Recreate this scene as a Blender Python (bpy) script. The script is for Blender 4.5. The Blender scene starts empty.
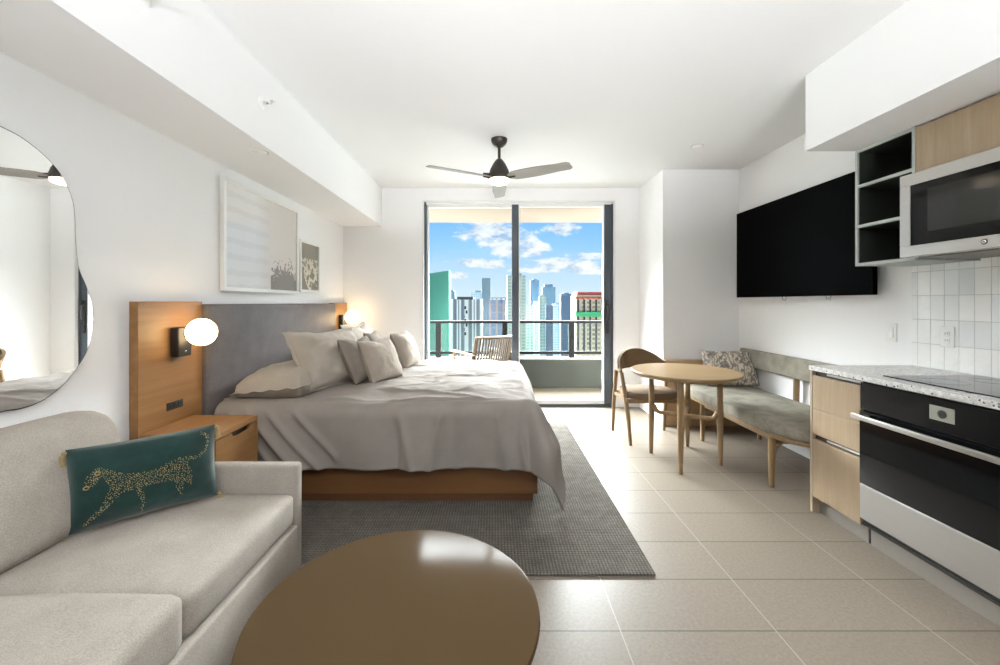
import bpy, bmesh, math, random
from mathutils import Vector, Matrix, noise
R = math.radians
PI = math.pi
scene = bpy.context.scene
COL = scene.collection
WM = {}                                   # world matrix of every object we make

# ------------------------------------------------------------------ helpers
class MB:
    """collects shapes that become ONE mesh object"""
    def __init__(s): s.v = []; s.f = []
    def add(s, vs, fs, mat=None):
        b = len(s.v)
        s.v += [(mat @ Vector(v)) if mat else Vector(v) for v in vs]
        s.f += [tuple(b + i for i in f) for f in fs]
        return s
    def add_bm(s, bm, mat=None):
        bm.verts.index_update()
        s.add([v.co.copy() for v in bm.verts], [[v.index for v in f.verts] for f in bm.faces], mat)
        bm.free(); return s
    def box(s, a, b, bev=0.0, seg=2, mat=None):
        a, b = [min(p, q) for p, q in zip(a, b)], [max(p, q) for p, q in zip(a, b)]
        bm = bmesh.new(); bmesh.ops.create_cube(bm, size=1)
        for v in bm.verts:
            v.co = Vector([(a[i] + b[i]) / 2 + v.co[i] * (b[i] - a[i]) for i in range(3)])
        if bev: bmesh.ops.bevel(bm, geom=bm.edges[:], offset=bev, segments=seg, profile=.5, affect='EDGES', clamp_overlap=True)
        return s.add_bm(bm, mat)
    def bar(s, p0, p1, w0, d0, w1=None, d1=None, side=(0, 1, 0), bev=0.004, seg=2):
        """tapered rectangular bar"""
        w1 = w0 if w1 is None else w1; d1 = d0 if d1 is None else d1
        p0, p1 = Vector(p0), Vector(p1); z = (p1 - p0).normalized()
        x = Vector(side).cross(z)
        if x.length < 1e-4: x = Vector((1, 0, 0)).cross(z)
        x.normalize(); y = z.cross(x)
        bm = bmesh.new()
        vs = []
        for p, w, d in ((p0, w0, d0), (p1, w1, d1)):
            for sx, sy in ((-1, -1), (1, -1), (1, 1), (-1, 1)):
                vs.append(bm.verts.new(p + x * sx * w / 2 + y * sy * d / 2))
        for f in ((3, 2, 1, 0), (4, 5, 6, 7), (0, 1, 5, 4), (1, 2, 6, 5), (2, 3, 7, 6), (3, 0, 4, 7)):
            bm.faces.new([vs[i] for i in f])
        if bev: bmesh.ops.bevel(bm, geom=bm.edges[:], offset=bev, segments=seg, profile=.5, affect='EDGES', clamp_overlap=True)
        return s.add_bm(bm)
    def tube(s, pts, rad, n=12, cap=True, sx=1.0):
        pts = [Vector(p) for p in pts]
        if not hasattr(rad, '__len__'): rad = [rad] * len(pts)
        vs, fs = [], []
        t0 = (pts[1] - pts[0]).normalized()
        u = t0.orthogonal().normalized()
        for i, p in enumerate(pts):
            a = pts[max(i - 1, 0)]; b = pts[min(i + 1, len(pts) - 1)]
            t = (b - a).normalized()
            u = (u - t * u.dot(t)).normalized(); w = t.cross(u)
            for k in range(n):
                q = 2 * PI * k / n
                vs.append(p + (u * math.cos(q) * sx + w * math.sin(q)) * rad[i])
        for i in range(len(pts) - 1):
            for k in range(n):
                fs.append((i * n + k, i * n + (k + 1) % n, (i + 1) * n + (k + 1) % n, (i + 1) * n + k))
        if cap:
            fs.append(tuple(reversed(range(n)))); fs.append(tuple((len(pts) - 1) * n + k for k in range(n)))
        return s.add(vs, fs)
    def lathe(s, prof, c=(0, 0, 0), n=40, mat=None):
        c = Vector(c); vs, fs = [], []
        for r, z in prof:
            for k in range(n):
                q = 2 * PI * k / n
                v = Vector((r * math.cos(q), r * math.sin(q), z))
                vs.append((mat @ v if mat else v) + c)
        for i in range(len(prof) - 1):
            for k in range(n):
                fs.append((i * n + k, i * n + (k + 1) % n, (i + 1) * n + (k + 1) % n, (i + 1) * n + k))
        fs.append(tuple(reversed(range(n)))); fs.append(tuple((len(prof) - 1) * n + k for k in range(n)))
        return s.add(vs, fs)
    def sphere(s, c, r, n=24, m=14, sc=(1, 1, 1)):
        prof = [(max(1e-4, r * math.sin(PI * i / m)), -r * math.cos(PI * i / m)) for i in range(m + 1)]
        return s.lathe(prof, c, n, Matrix.Diagonal(Vector(sc)))
    def prism(s, poly, z0, z1, bev=0.0, seg=2, mat=None):
        """polygon in xy extruded from z0 to z1; mat maps it elsewhere"""
        bm = bmesh.new()
        lo = [bm.verts.new((x, y, z0)) for x, y in poly]; hi = [bm.verts.new((x, y, z1)) for x, y in poly]
        n = len(poly)
        bm.faces.new(list(reversed(lo))); bm.faces.new(hi)
        for i in range(n): bm.faces.new((lo[i], lo[(i + 1) % n], hi[(i + 1) % n], hi[i]))
        if bev:
            es = [e for e in bm.edges if abs(e.verts[0].co.z - e.verts[1].co.z) < 1e-6]
            bmesh.ops.bevel(bm, geom=es, offset=bev, segments=seg, profile=.5, affect='EDGES', clamp_overlap=True)
        bmesh.ops.recalc_face_normals(bm, faces=bm.faces[:])
        return s.add_bm(bm, mat)
    def grid(s, fn, nu, nv):
        vs = [fn(i / nu, j / nv) for j in range(nv + 1) for i in range(nu + 1)]
        fs = [(j * (nu + 1) + i, j * (nu + 1) + i + 1, (j + 1) * (nu + 1) + i + 1, (j + 1) * (nu + 1) + i) for j in range(nv) for i in range(nu)]
        return s.add(vs, fs)
    def build(s, name, mat, parent=None, smooth=None, local=False):
        """parent given: coordinates are world ones unless local"""
        me = bpy.data.meshes.new(name)
        if parent is not None:
            base = WM[parent.name]
            inv = base.inverted()
            vs = s.v if local else [inv @ v for v in s.v]
            W = base
        else:
            xs = [v.x for v in s.v]; ys = [v.y for v in s.v]; zs = [v.z for v in s.v]
            o = Vector(((min(xs) + max(xs)) / 2, (min(ys) + max(ys)) / 2, min(zs)))
            vs = [v - o for v in s.v]; W = Matrix.Translation(o)
        me.from_pydata([tuple(v) for v in vs], [], s.f)
        bm = bmesh.new(); bm.from_mesh(me)
        bmesh.ops.recalc_face_normals(bm, faces=bm.faces[:]); bm.to_mesh(me); bm.free()
        if smooth is not None:
            me.polygons.foreach_set('use_smooth', [True] * len(me.polygons))
            if smooth < 180: me.set_sharp_from_angle(angle=R(smooth))
        me.materials.append(mat)
        ob = bpy.data.objects.new(name, me); COL.objects.link(ob)
        if parent is not None: ob.parent = parent
        else: ob.location = W.to_translation()
        WM[ob.name] = W
        return ob

def tag(o, label=None, cat=None, group=None, kind=None):
    if label: o['label'] = label
    if cat: o['category'] = cat
    if group: o['group'] = group
    if kind: o['kind'] = kind
    return o
def thing(name, loc, label=None, cat=None, group=None, rz=0, kind=None):
    o = bpy.data.objects.new(name, None); COL.objects.link(o)
    o.empty_display_size = .1; o.location = loc; o.rotation_euler = (0, 0, rz)
    WM[o.name] = Matrix.Translation(Vector(loc)) @ Matrix.Rotation(rz, 4, 'Z')
    return tag(o, label, cat, group, kind)
def B(a, b, bev=0.0, seg=2): return MB().box(a, b, bev, seg)
def copy_tree(o, parent=None):
    c = o.copy(); COL.objects.link(c)
    if parent is not None: c.parent = parent; c.matrix_parent_inverse = o.matrix_parent_inverse
    for ch in [x for x in bpy.data.objects if x.parent == o]: copy_tree(ch, c)
    return c
def frame(o, x, y):
    """matrix with origin o, x axis and y axis directions (z is the normal)"""
    x = Vector(x).normalized(); z = x.cross(Vector(y)).normalized(); y = z.cross(x)
    m = Matrix((x, y, z)).transposed().to_4x4(); m.translation = Vector(o); return m
def smooth01(t): t = max(0, min(1, t)); return t * t * (3 - 2 * t)

# ------------------------------------------------------------------ materials
class NT:
    def __init__(s, tree): s.t = tree; s.n = tree.nodes; s.l = tree.links
    def new(s, typ, ins=None, **kw):
        nd = s.n.new(typ)
        for k, v in kw.items(): setattr(nd, k, v)
        for k, v in (ins or {}).items(): s.set(nd.inputs[k], v)
        return nd
    def set(s, inp, v):
        if isinstance(v, bpy.types.NodeSocket): s.l.new(v, inp)
        elif hasattr(v, 'outputs'): s.l.new(v.outputs[0], inp)
        elif hasattr(v, '__len__') and len(v) == 3 and inp.type == 'RGBA': inp.default_value = (*v, 1)
        else: inp.default_value = v
    def m(s, op, a, b=0.0, c=0.0, clamp=False):
        nd = s.n.new('ShaderNodeMath'); nd.operation = op; nd.use_clamp = clamp
        for i, v in enumerate((a, b, c)): s.set(nd.inputs[i], v)
        return nd.outputs[0]
    def mix(s, f, a, b, mode='MIX'):
        nd = s.n.new('ShaderNodeMix'); nd.data_type = 'RGBA'; nd.blend_type = mode
        s.set(nd.inputs[0], f); s.set(nd.inputs[6], a); s.set(nd.inputs[7], b)
        return nd.outputs[2]
    def ramp(s, f, stops):
        nd = s.n.new('ShaderNodeValToRGB'); s.set(nd.inputs[0], f)
        el = nd.color_ramp.elements
        while len(el) < len(stops): el.new(0.5)
        for e, (p, c) in zip(el, stops): e.position = p; e.color = (*c, 1) if hasattr(c, '__len__') else (c, c, c, 1)
        return nd.outputs[0]
def sr(r, g, b):
    def c(v): v /= 255; return v / 12.92 if v <= .04045 else ((v + .055) / 1.055) ** 2.4
    return (c(r), c(g), c(b))
def new_mat(name):
    m = bpy.data.materials.new(name); m.use_nodes = True
    t = NT(m.node_tree); t.n.clear()
    out = t.new('ShaderNodeOutputMaterial')
    p = t.new('ShaderNodeBsdfPrincipled'); t.l.new(p.outputs[0], out.inputs[0])
    return m, t, p, out
def coords(t, scale=(1, 1, 1), kind='Object'):
    tc = t.new('ShaderNodeTexCoord')
    mp = t.new('ShaderNodeMapping', {'Vector': tc.outputs[kind], 'Scale': scale})
    return mp.outputs[0]
def bump(t, p, h, strength=.2, dist=.002):
    b = t.new('ShaderNodeBump', {'Height': h, 'Strength': strength, 'Distance': dist})
    t.l.new(b.outputs[0], p.inputs['Normal'])
def plain(name, col, rough=.5, metal=0.0, spec=.5, noise_amt=.04, scale=30, bmp=0):
    m, t, p, o = new_mat(name)
    n = t.new('ShaderNodeTexNoise', {'Vector': coords(t), 'Scale': scale, 'Detail': 3.0})
    dk = tuple(c * (1 - noise_amt) for c in col); lt = tuple(min(1, c * (1 + noise_amt)) for c in col)
    t.set(p.inputs['Base Color'], t.mix(n.outputs[0], dk, lt))
    p.inputs['Roughness'].default_value = rough; p.inputs['Metallic'].default_value = metal
    p.inputs['Specular IOR Level'].default_value = spec
    if bmp: bump(t, p, n.outputs[0], bmp)
    return m
def wood(name, a, b, axis='Z', scale=1.0, rough=.45, c=None):
    m, t, p, o = new_mat(name)
    st = {'X': (.06, 1, 1), 'Y': (1, .06, 1), 'Z': (1, 1, .06)}[axis]
    v = coords(t, tuple(q * 22 * scale for q in st))
    n1 = t.new('ShaderNodeTexNoise', {'Vector': v, 'Scale': 1.0, 'Detail': 5.0, 'Roughness': .62, 'Distortion': .6})
    v2 = coords(t, tuple(q * 120 * scale for q in st))
    n2 = t.new('ShaderNodeTexNoise', {'Vector': v2, 'Scale': 1.0, 'Detail': 2.0})
    col = t.ramp(n1.outputs[0], [(.30, a), (.55, tuple((x + y) / 2 for x, y in zip(a, b))), (.72, b)])
    col = t.mix(t.m('MULTIPLY', n2.outputs[0], .35), col, tuple(q * .72 for q in a))
    t.set(p.inputs['Base Color'], col); p.inputs['Roughness'].default_value = rough
    bump(t, p, n2.outputs[0], .12, .001)
    return m
def fabric(name, a, b, scale=260, rough=.95, bstr=.35, big=.5, sheen=0.0):
    m, t, p, o = new_mat(name)
    v = coords(t)
    n1 = t.new('ShaderNodeTexNoise', {'Vector': v, 'Scale': scale, 'Detail': 3.0, 'Roughness': .7})
    n2 = t.new('ShaderNodeTexNoise', {'Vector': v, 'Scale': 9.0, 'Detail': 4.0})
    f = t.m('ADD', t.m('MULTIPLY', n1.outputs[0], 1 - big), t.m('MULTIPLY', n2.outputs[0], big))
    t.set(p.inputs['Base Color'], t.ramp(f, [(.38, a), (.62, b)]))
    p.inputs['Roughness'].default_value = rough; p.inputs['Specular IOR Level'].default_value = .15
    p.inputs['Sheen Weight'].default_value = sheen
    bump(t, p, n1.outputs[0], bstr, .0015)
    return m
def glow(name, col, strength):
    m, t, p, o = new_mat(name)
    p.inputs['Base Color'].default_value = (.9, .88, .84, 1); p.inputs['Roughness'].default_value = .25
    p.inputs['Emission Color'].default_value = (*col, 1); p.inputs['Emission Strength'].default_value = strength
    return m
def pane(name, tint=(1, 1, 1), white=0.0, refl=1.0):
    """window glass that lets light straight through"""
    m, t, p, o = new_mat(name)
    t.n.remove(p)
    tr = t.new('ShaderNodeBsdfTransparent', {'Color': tint})
    gl = t.new('ShaderNodeBsdfGlossy', {'Roughness': .01})
    fr = t.new('ShaderNodeFresnel', {'IOR': 1.45})
    mx = t.new('ShaderNodeMixShader', {0: t.m('MULTIPLY', fr.outputs[0], refl)})
    t.l.new(tr.outputs[0], mx.inputs[1]); t.l.new(gl.outputs[0], mx.inputs[2])
    last = mx
    if white:
        df = t.new('ShaderNodeBsdfTranslucent', {'Color': (.9, .95, .93)})
        d2 = t.new('ShaderNodeBsdfDiffuse', {'Color': (.8, .85, .83)})
        ad = t.new('ShaderNodeMixShader', {0: .5}); t.l.new(df.outputs[0], ad.inputs[1]); t.l.new(d2.outputs[0], ad.inputs[2])
        m2 = t.new('ShaderNodeMixShader', {0: white})
        t.l.new(mx.outputs[0], m2.inputs[1]); t.l.new(ad.outputs[0], m2.inputs[2]); last = m2
    t.l.new(last.outputs[0], o.inputs[0])
    return m

MAT = {}
MAT['wall'] = plain('wall_paint', (.88, .88, .88), .75, noise_amt=.01, scale=60, bmp=.02)
MAT['ceil'] = plain('ceiling_paint', (.80, .80, .80), .85, noise_amt=.01, scale=60)
MAT['oak'] = wood('amber_oak', sr(138, 98, 54), sr(164, 121, 72), 'Y', .8)
MAT['oak_base'] = wood('amber_oak_shaded', sr(104, 69, 38), sr(124, 85, 50), 'X', .8)  # headboard oak darkened, shade of the bed front put into the colour
MAT['kitchen_oak'] = wood('pale_greige_oak', sr(150, 129, 102), sr(173, 151, 123), 'Z', 1.2)
MAT['kitchen_oak_side'] = wood('pale_oak_end', sr(160, 142, 120), sr(176, 158, 136), 'Z', 1.2)
MAT['table_oak'] = wood('table_oak', sr(136, 110, 72), sr(156, 130, 92), 'X', .6, .35)
MAT['leg_oak'] = wood('leg_oak', sr(126, 100, 68), sr(152, 124, 90), 'Z', 1.0)
MAT['panel_oak'] = wood('panel_oak', sr(172, 144, 108), sr(192, 166, 130), 'X', 1.0)
MAT['leather'] = fabric('grey_headboard_leather', sr(92, 87, 87), sr(104, 98, 98), 90, .45, .1)
MAT['black'] = plain('black_metal', (.02, .019, .018), .42)
MAT['bronze'] = plain('dark_bronze', (.028, .022, .016), .45, .2)
MAT['darkframe'] = plain('slate_aluminium', sr(72, 80, 88), .4, .35)
MAT['white_al'] = plain('white_aluminium', (.8, .8, .79), .4)
MAT['rail_metal'] = plain('dark_grey_rail', sr(18, 17, 16), .6, spec=.1)
MAT['white_pl'] = plain('white_plastic', (.85, .85, .83), .35)
MAT['bed'] = fabric('stone_linen', sr(134, 127, 121), sr(142, 135, 129), 420, .95, .18, .4)
MAT['sham'] = fabric('oat_linen', sr(158, 149, 138), sr(168, 160, 149), 420, .95, .18, .4)
MAT['taupe'] = fabric('taupe_linen', sr(122, 114, 105), sr(136, 128, 119), 420, .95, .2, .4)
MAT['cushion'] = fabric('pale_taupe_linen', sr(156, 146, 135), sr(168, 158, 147), 420, .95, .2, .4)
MAT['mattress'] = plain('mattress_ticking', (.7, .69, .66), .9)
MAT['sofa'] = fabric('cream_boucle', sr(150, 142, 133), sr(174, 167, 158), 240, .97, .5, .25)
MAT['velvet'] = fabric('green_velvet', sr(13, 43, 40), sr(18, 56, 51), 60, .7, .12, .6, sheen=.6)
MAT['gold'] = plain('gold_beads', sr(196, 168, 112), .3, .7)
MAT['bench'] = fabric('sage_boucle', sr(116, 112, 100), sr(154, 149, 137), 190, .95, .5, .45)
MAT['chair_seat'] = fabric('brown_upholstery', sr(106, 90, 74), sr(118, 102, 86), 200, .8, .2, .4)
MAT['chair_back'] = fabric('brown_back', sr(92, 74, 52), sr(106, 86, 62), 120, .7, .15, .4)
MAT['screen'] = plain('black_screen', (.0012, .0012, .0012), .5, spec=.015)
MAT['blackglass'] = plain('black_oven_glass', (.004, .0045, .005), .06, spec=.25)
MAT['cooktop'] = plain('cooktop_glass', (.012, .012, .013), .08, spec=.6)
MAT['chrome'] = plain('chrome', (.75, .75, .74), .12, 1.0)
MAT['cab_frame'] = plain('sage_grey_laminate', sr(172, 178, 173), .5)
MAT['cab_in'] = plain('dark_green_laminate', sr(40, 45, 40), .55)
MAT['toe'] = plain('grey_toe_kick', sr(128, 122, 114), .55)
MAT['channel'] = plain('dark_channel', sr(60, 44, 34), .5)
MAT['coffee'] = plain('bronze_lacquer', sr(80, 65, 46), .14, 0, .012, noise_amt=.02, scale=4)
MAT['blade'] = wood('greyed_wood_blade', sr(134, 129, 123), sr(158, 153, 147), 'X', .7)
MAT['opal'] = glow('opal_glass_lit', (1.0, .72, .38), 10.0)
MAT['fanlight'] = glow('fan_lens_lit', (1.0, .80, .55), 3.0)
MAT['glass'] = pane('door_glass', (.97, .985, .98), 0, .25)
MAT['rail_glass'] = pane('railing_glass', (.90, .94, .93), 0, .3)
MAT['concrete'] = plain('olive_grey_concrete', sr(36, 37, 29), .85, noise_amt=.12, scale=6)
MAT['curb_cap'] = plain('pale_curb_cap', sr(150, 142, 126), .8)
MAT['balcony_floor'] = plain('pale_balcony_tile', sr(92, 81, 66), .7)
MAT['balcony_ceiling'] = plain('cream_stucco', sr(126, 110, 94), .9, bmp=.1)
MAT['wicker'] = plain('tan_strap', sr(58, 44, 27), .7)
MAT['teak'] = wood('pale_teak', sr(84, 62, 40), sr(100, 78, 52), 'Z', 1)

def steel():
    m, t, p, o = new_mat('brushed_steel')
    n = t.new('ShaderNodeTexNoise', {'Vector': coords(t, (8, 1.5, 1600)), 'Scale': 1.0, 'Detail': 1.0})
    t.set(p.inputs['Base Color'], t.ramp(n.outputs[0], [(.2, sr(172, 169, 165)), (.8, sr(184, 181, 177))]))
    p.inputs['Metallic'].default_value = .85
    t.set(p.inputs['Roughness'], t.m('ADD', t.m('MULTIPLY', n.outputs[0], .12), .28))
    return m
MAT['steel'] = steel()
def floor_mat():
    m, t, p, o = new_mat('limestone_tile')
    tc = t.new('ShaderNodeTexCoord'); sp = t.new('ShaderNodeSeparateXYZ', {0: tc.outputs['Object']})
    def cell(v, off, size):
        q = t.m('DIVIDE', t.m('SUBTRACT', v, off), size)
        fr = t.m('FRACT', t.m('ADD', q, 100.0)); ce = t.m('FLOOR', t.m('ADD', q, 100.0))
        d = t.m('MULTIPLY', t.m('SUBTRACT', .5, t.m('ABSOLUTE', t.m('SUBTRACT', fr, .5))), size)
        return d, ce
    dx, cx = cell(sp.outputs[0], FX, .62); dy, cy = cell(sp.outputs[1], FY, .309)
    gx = t.m('LESS_THAN', dx, .002); gy = t.m('LESS_THAN', dy, .0028)
    cv = t.new('ShaderNodeCombineXYZ', {0: cx, 1: cy, 2: 3.0})
    wn = t.new('ShaderNodeTexWhiteNoise', {'Vector': cv.outputs[0]})
    n1 = t.new('ShaderNodeTexNoise', {'Vector': tc.outputs['Object'], 'Scale': 70.0, 'Detail': 4.0, 'Roughness': .7})
    n2 = t.new('ShaderNodeTexNoise', {'Vector': tc.outputs['Object'], 'Scale': 3.0, 'Detail': 3.0})
    vo = t.new('ShaderNodeTexVoronoi', {'Vector': tc.outputs['Object'], 'Scale': 60.0})
    spk = t.m('LESS_THAN', vo.outputs['Distance'], .13)
    base = t.ramp(n1.outputs[0], [(.3, sr(117, 107, 96)), (.7, sr(137, 127, 115))])
    base = t.mix(t.m('MULTIPLY', n2.outputs[0], .25), base, sr(117, 105, 91))
    base = t.mix(t.m('MULTIPLY', wn.outputs[0], .14), base, sr(110, 99, 85))
    base = t.mix(t.m('MULTIPLY', spk, .30), base, sr(84, 76, 66))
    base = t.mix(gy, base, sr(76, 69, 60)); base = t.mix(gx, base, sr(160, 152, 140))  # dark cross joints, light long joints: effect of the lighting painted in
    t.set(p.inputs['Base Color'], base); p.inputs['Roughness'].default_value = .42
    g = t.m('MAXIMUM', gx, gy)
    bump(t, p, t.m('SUBTRACT', t.m('MULTIPLY', n1.outputs[0], .06), g), .5, .0012)
    return m
def rug_mat():
    m, t, p, o = new_mat('grey_woven_wool')
    v = coords(t)
    sp = t.new('ShaderNodeSeparateXYZ', {0: v})
    a = t.m('SINE', t.m('MULTIPLY', t.m('ADD', sp.outputs[0], sp.outputs[1]), 190.0))
    b = t.m('SINE', t.m('MULTIPLY', t.m('SUBTRACT', sp.outputs[0], sp.outputs[1]), 190.0))
    w = t.m('MULTIPLY', a, b)
    row = t.m('SINE', t.m('MULTIPLY', sp.outputs[1], 420.0))
    n = t.new('ShaderNodeTexNoise', {'Vector': v, 'Scale': 140.0, 'Detail': 3.0, 'Roughness': .8})
    n2 = t.new('ShaderNodeTexNoise', {'Vector': v, 'Scale': 14.0, 'Detail': 3.0})
    h = t.m('ADD', t.m('ADD', t.m('MULTIPLY', w, .16), t.m('MULTIPLY', row, .06)), t.m('ADD', t.m('MULTIPLY', n.outputs[0], .7), t.m('MULTIPLY', n2.outputs[0], .22)))
    t.set(p.inputs['Base Color'], t.ramp(h, [(.22, sr(62, 59, 55)), (.5, sr(96, 92, 86)), (.78, sr(140, 135, 127))]))
    p.inputs['Roughness'].default_value = 1.0; p.inputs['Specular IOR Level'].default_value = .05
    bump(t, p, h, .8, .004)
    return m
def terrazzo():
    m, t, p, o = new_mat('speckled_quartz')
    v = coords(t)
    vo = t.new('ShaderNodeTexVoronoi', {'Vector': v, 'Scale': 55.0})
    vn = t.new('ShaderNodeTexVoronoi', {'Vector': v, 'Scale': 130.0})
    nz = t.new('ShaderNodeTexNoise', {'Vector': v, 'Scale': 40.0, 'Detail': 3.0})
    s1 = t.m('MULTIPLY', t.m('LESS_THAN', vo.outputs['Distance'], .30), t.m('GREATER_THAN', nz.outputs[0], .5))
    s2 = t.m('LESS_THAN', vn.outputs['Distance'], .22)
    base = t.ramp(nz.outputs[0], [(.35, sr(196, 196, 192)), (.65, sr(226, 226, 222))])
    base = t.mix(t.m('MULTIPLY', s2, .5), base, sr(130, 130, 128)); base = t.mix(t.m('MULTIPLY', s1, .85), base, sr(52, 52, 54))
    t.set(p.inputs['Base Color'], base); p.inputs['Roughness'].default_value = .18
    return m
def zellige():
    m, t, p, o = new_mat('white_glazed_tile')
    tc = t.new('ShaderNodeTexCoord'); sp = t.new('ShaderNodeSeparateXYZ', {0: tc.outputs['Object']})
    def cell(v, size):
        q = t.m('ADD', t.m('DIVIDE', v, size), 100.0)
        fr = t.m('FRACT', q); return t.m('MULTIPLY', t.m('SUBTRACT', .5, t.m('ABSOLUTE', t.m('SUBTRACT', fr, .5))), size), t.m('FLOOR', q), fr
    dy, cy, fy = cell(sp.outputs[1], .0765); dz, cz, fz = cell(sp.outputs[2], .146)
    g = t.m('MAXIMUM', t.m('LESS_THAN', dy, .0012), t.m('LESS_THAN', dz, .0015))
    cv = t.new('ShaderNodeCombineXYZ', {0: cy, 1: cz, 2: 1.0})
    wn = t.new('ShaderNodeTexWhiteNoise', {'Vector': cv.outputs[0]})
    n = t.new('ShaderNodeTexNoise', {'Vector': tc.outputs['Object'], 'Scale': 16.0, 'Detail': 2.0})
    base = t.mix(wn.outputs[0], sr(234, 235, 234), sr(252, 252, 250))
    base = t.mix(g, base, sr(204, 204, 201))
    t.set(p.inputs['Base Color'], base); p.inputs['Roughness'].default_value = .07
    sw = t.new('ShaderNodeSeparateColor', {0: wn.outputs[1]})
    tilt = t.m('ADD', t.m('MULTIPLY', t.m('SUBTRACT', fy, .5), t.m('SUBTRACT', sw.outputs[0], .5)), t.m('MULTIPLY', t.m('SUBTRACT', fz, .5), t.m('SUBTRACT', sw.outputs[1], .5)))
    hgt = t.m('ADD', t.m('ADD', t.m('MULTIPLY', n.outputs[0], 1.2), t.m('MULTIPLY', tilt, 1.2)), t.m('MULTIPLY', g, -.8))
    bump(t, p, hgt, 1.0, .006)
    return m
def floral():
    m, t, p, o = new_mat('grey_floral_print')
    v = coords(t)
    n = t.new('ShaderNodeTexNoise', {'Vector': v, 'Scale': 9.0, 'Detail': 2.0, 'Distortion': 1.6})
    vo = t.new('ShaderNodeTexVoronoi', {'Vector': v, 'Scale': 22.0}); vo.feature = 'SMOOTH_F1'
    wv = t.new('ShaderNodeTexWave', {'Vector': v, 'Scale': 9.0, 'Distortion': 14.0, 'Detail': 2.0, 'Detail Scale': 1.5})
    a = t.mix(t.m('GREATER_THAN', n.outputs[0], .52), sr(206, 196, 180), sr(150, 142, 136))
    a = t.mix(t.m('MULTIPLY', t.m('GREATER_THAN', wv.outputs[1], .62), .8), a, sr(116, 108, 106))
    a = t.mix(t.m('MULTIPLY', t.m('LESS_THAN', vo.outputs['Distance'], .28), .55), a, sr(214, 202, 178))
    t.set(p.inputs['Base Color'], a); p.inputs['Roughness'].default_value = .95
    return m
def facade(name, wallc, winc, cw, ch, fw=.6, fh=.55, vary=.4):
    m, t, p, o = new_mat(name)
    tc = t.new('ShaderNodeTexCoord'); sp = t.new('ShaderNodeSeparateXYZ', {0: tc.outputs['Object']})
    hz = t.m('ADD', t.m('DIVIDE', t.m('ADD', sp.outputs[0], sp.outputs[1]), cw), 500.0)
    vz = t.m('ADD', t.m('DIVIDE', sp.outputs[2], ch), 500.0)
    ax = t.m('ABSOLUTE', t.m('SUBTRACT', t.m('FRACT', hz), .5)); az = t.m('ABSOLUTE', t.m('SUBTRACT', t.m('FRACT', vz), .5))
    w = t.m('MULTIPLY', t.m('LESS_THAN', ax, fw / 2), t.m('LESS_THAN', az, fh / 2))
    wn = t.new('ShaderNodeTexWhiteNoise', {'Vector': t.new('ShaderNodeCombineXYZ', {0: t.m('FLOOR', hz), 1: t.m('FLOOR', vz), 2: 1.0}).outputs[0]})
    wc = t.mix(t.m('MULTIPLY', wn.outputs[0], vary), winc, wallc)
    t.set(p.inputs['Base Color'], t.mix(w, wallc, wc)); p.inputs['Roughness'].default_value = .5
    return m
FX, FY = .505 - .375, 1.655 - 1.5           # filled in below relative to the floor's origin

# ------------------------------------------------------------------ dimensions
XL, XR, YB, YF, H = -1.885, 2.64, 5.19, -4.2, 2.743
XC, YC = 1.82, 4.47                          # column corner
D0, D1, DT = -.878, 1.500, 2.575             # sliding door opening
SF = 2.265                                   # underside of both soffits

# ------------------------------------------------------------------ setting
T = .12
fl = B((XL - T, YF - T, -.1), (XR + T, YB + .16, 0)).build('floor', MAT['wall']); tag(fl, kind='structure')
FX = .505 - fl.location.x; FY = 1.655 - fl.location.y
fl.data.materials.clear(); fl.data.materials.append(floor_mat())
tag(B((XL - T, YF - T, H), (XR + T, YB + .16, H + .12)).build('ceiling', MAT['ceil']), kind='structure')
tag(B((XL - T, YF - T, 0), (XL, YB + .16, H)).build('wall_left', MAT['wall']), kind='structure')
tag(B((XR, YF - T, 0), (XR + T, YB + .16, H)).build('wall_right', MAT['wall']), kind='structure')
tag(B((XL, YF - T, 0), (XR, YF, H)).build('wall_front', MAT['wall']), kind='structure')
w = MB().box((XL, YB, 0), (D0, YB + .16, H)).box((D1, YB, 0), (XC, YB + .16, H)).box((D0, YB, DT), (D1, YB + .16, H))
tag(w.build('wall_back', MAT['wall']), kind='structure')
tag(B((XC, YC, 0), (XR, YB + .16, H)).build('wall_column', MAT['wall']), kind='structure')
tag(B((XL, YF, SF), (-1.40, YB, H)).build('wall_soffit_left', MAT['wall']), kind='structure')
tag(B((1.967, YF, SF), (XR, 2.62, H)).build('wall_soffit_right', MAT['wall']), kind='structure')
tr = MB()
tr.box((D0 - .018, YB - .012, 0), (D0, YB, DT + .018), .003).box((D1, YB - .012, 0), (D1 + .018, YB, DT + .018), .003).box((D0, YB - .012, DT), (D1, YB, DT + .018), .003)
tag(tr.build('trim_1', MAT['white_al']), kind='structure')
tag(B((2.632, 0.4, .914), (XR, 2.615, 1.56)).build('wall_backsplash', zellige()), kind='structure')

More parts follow.
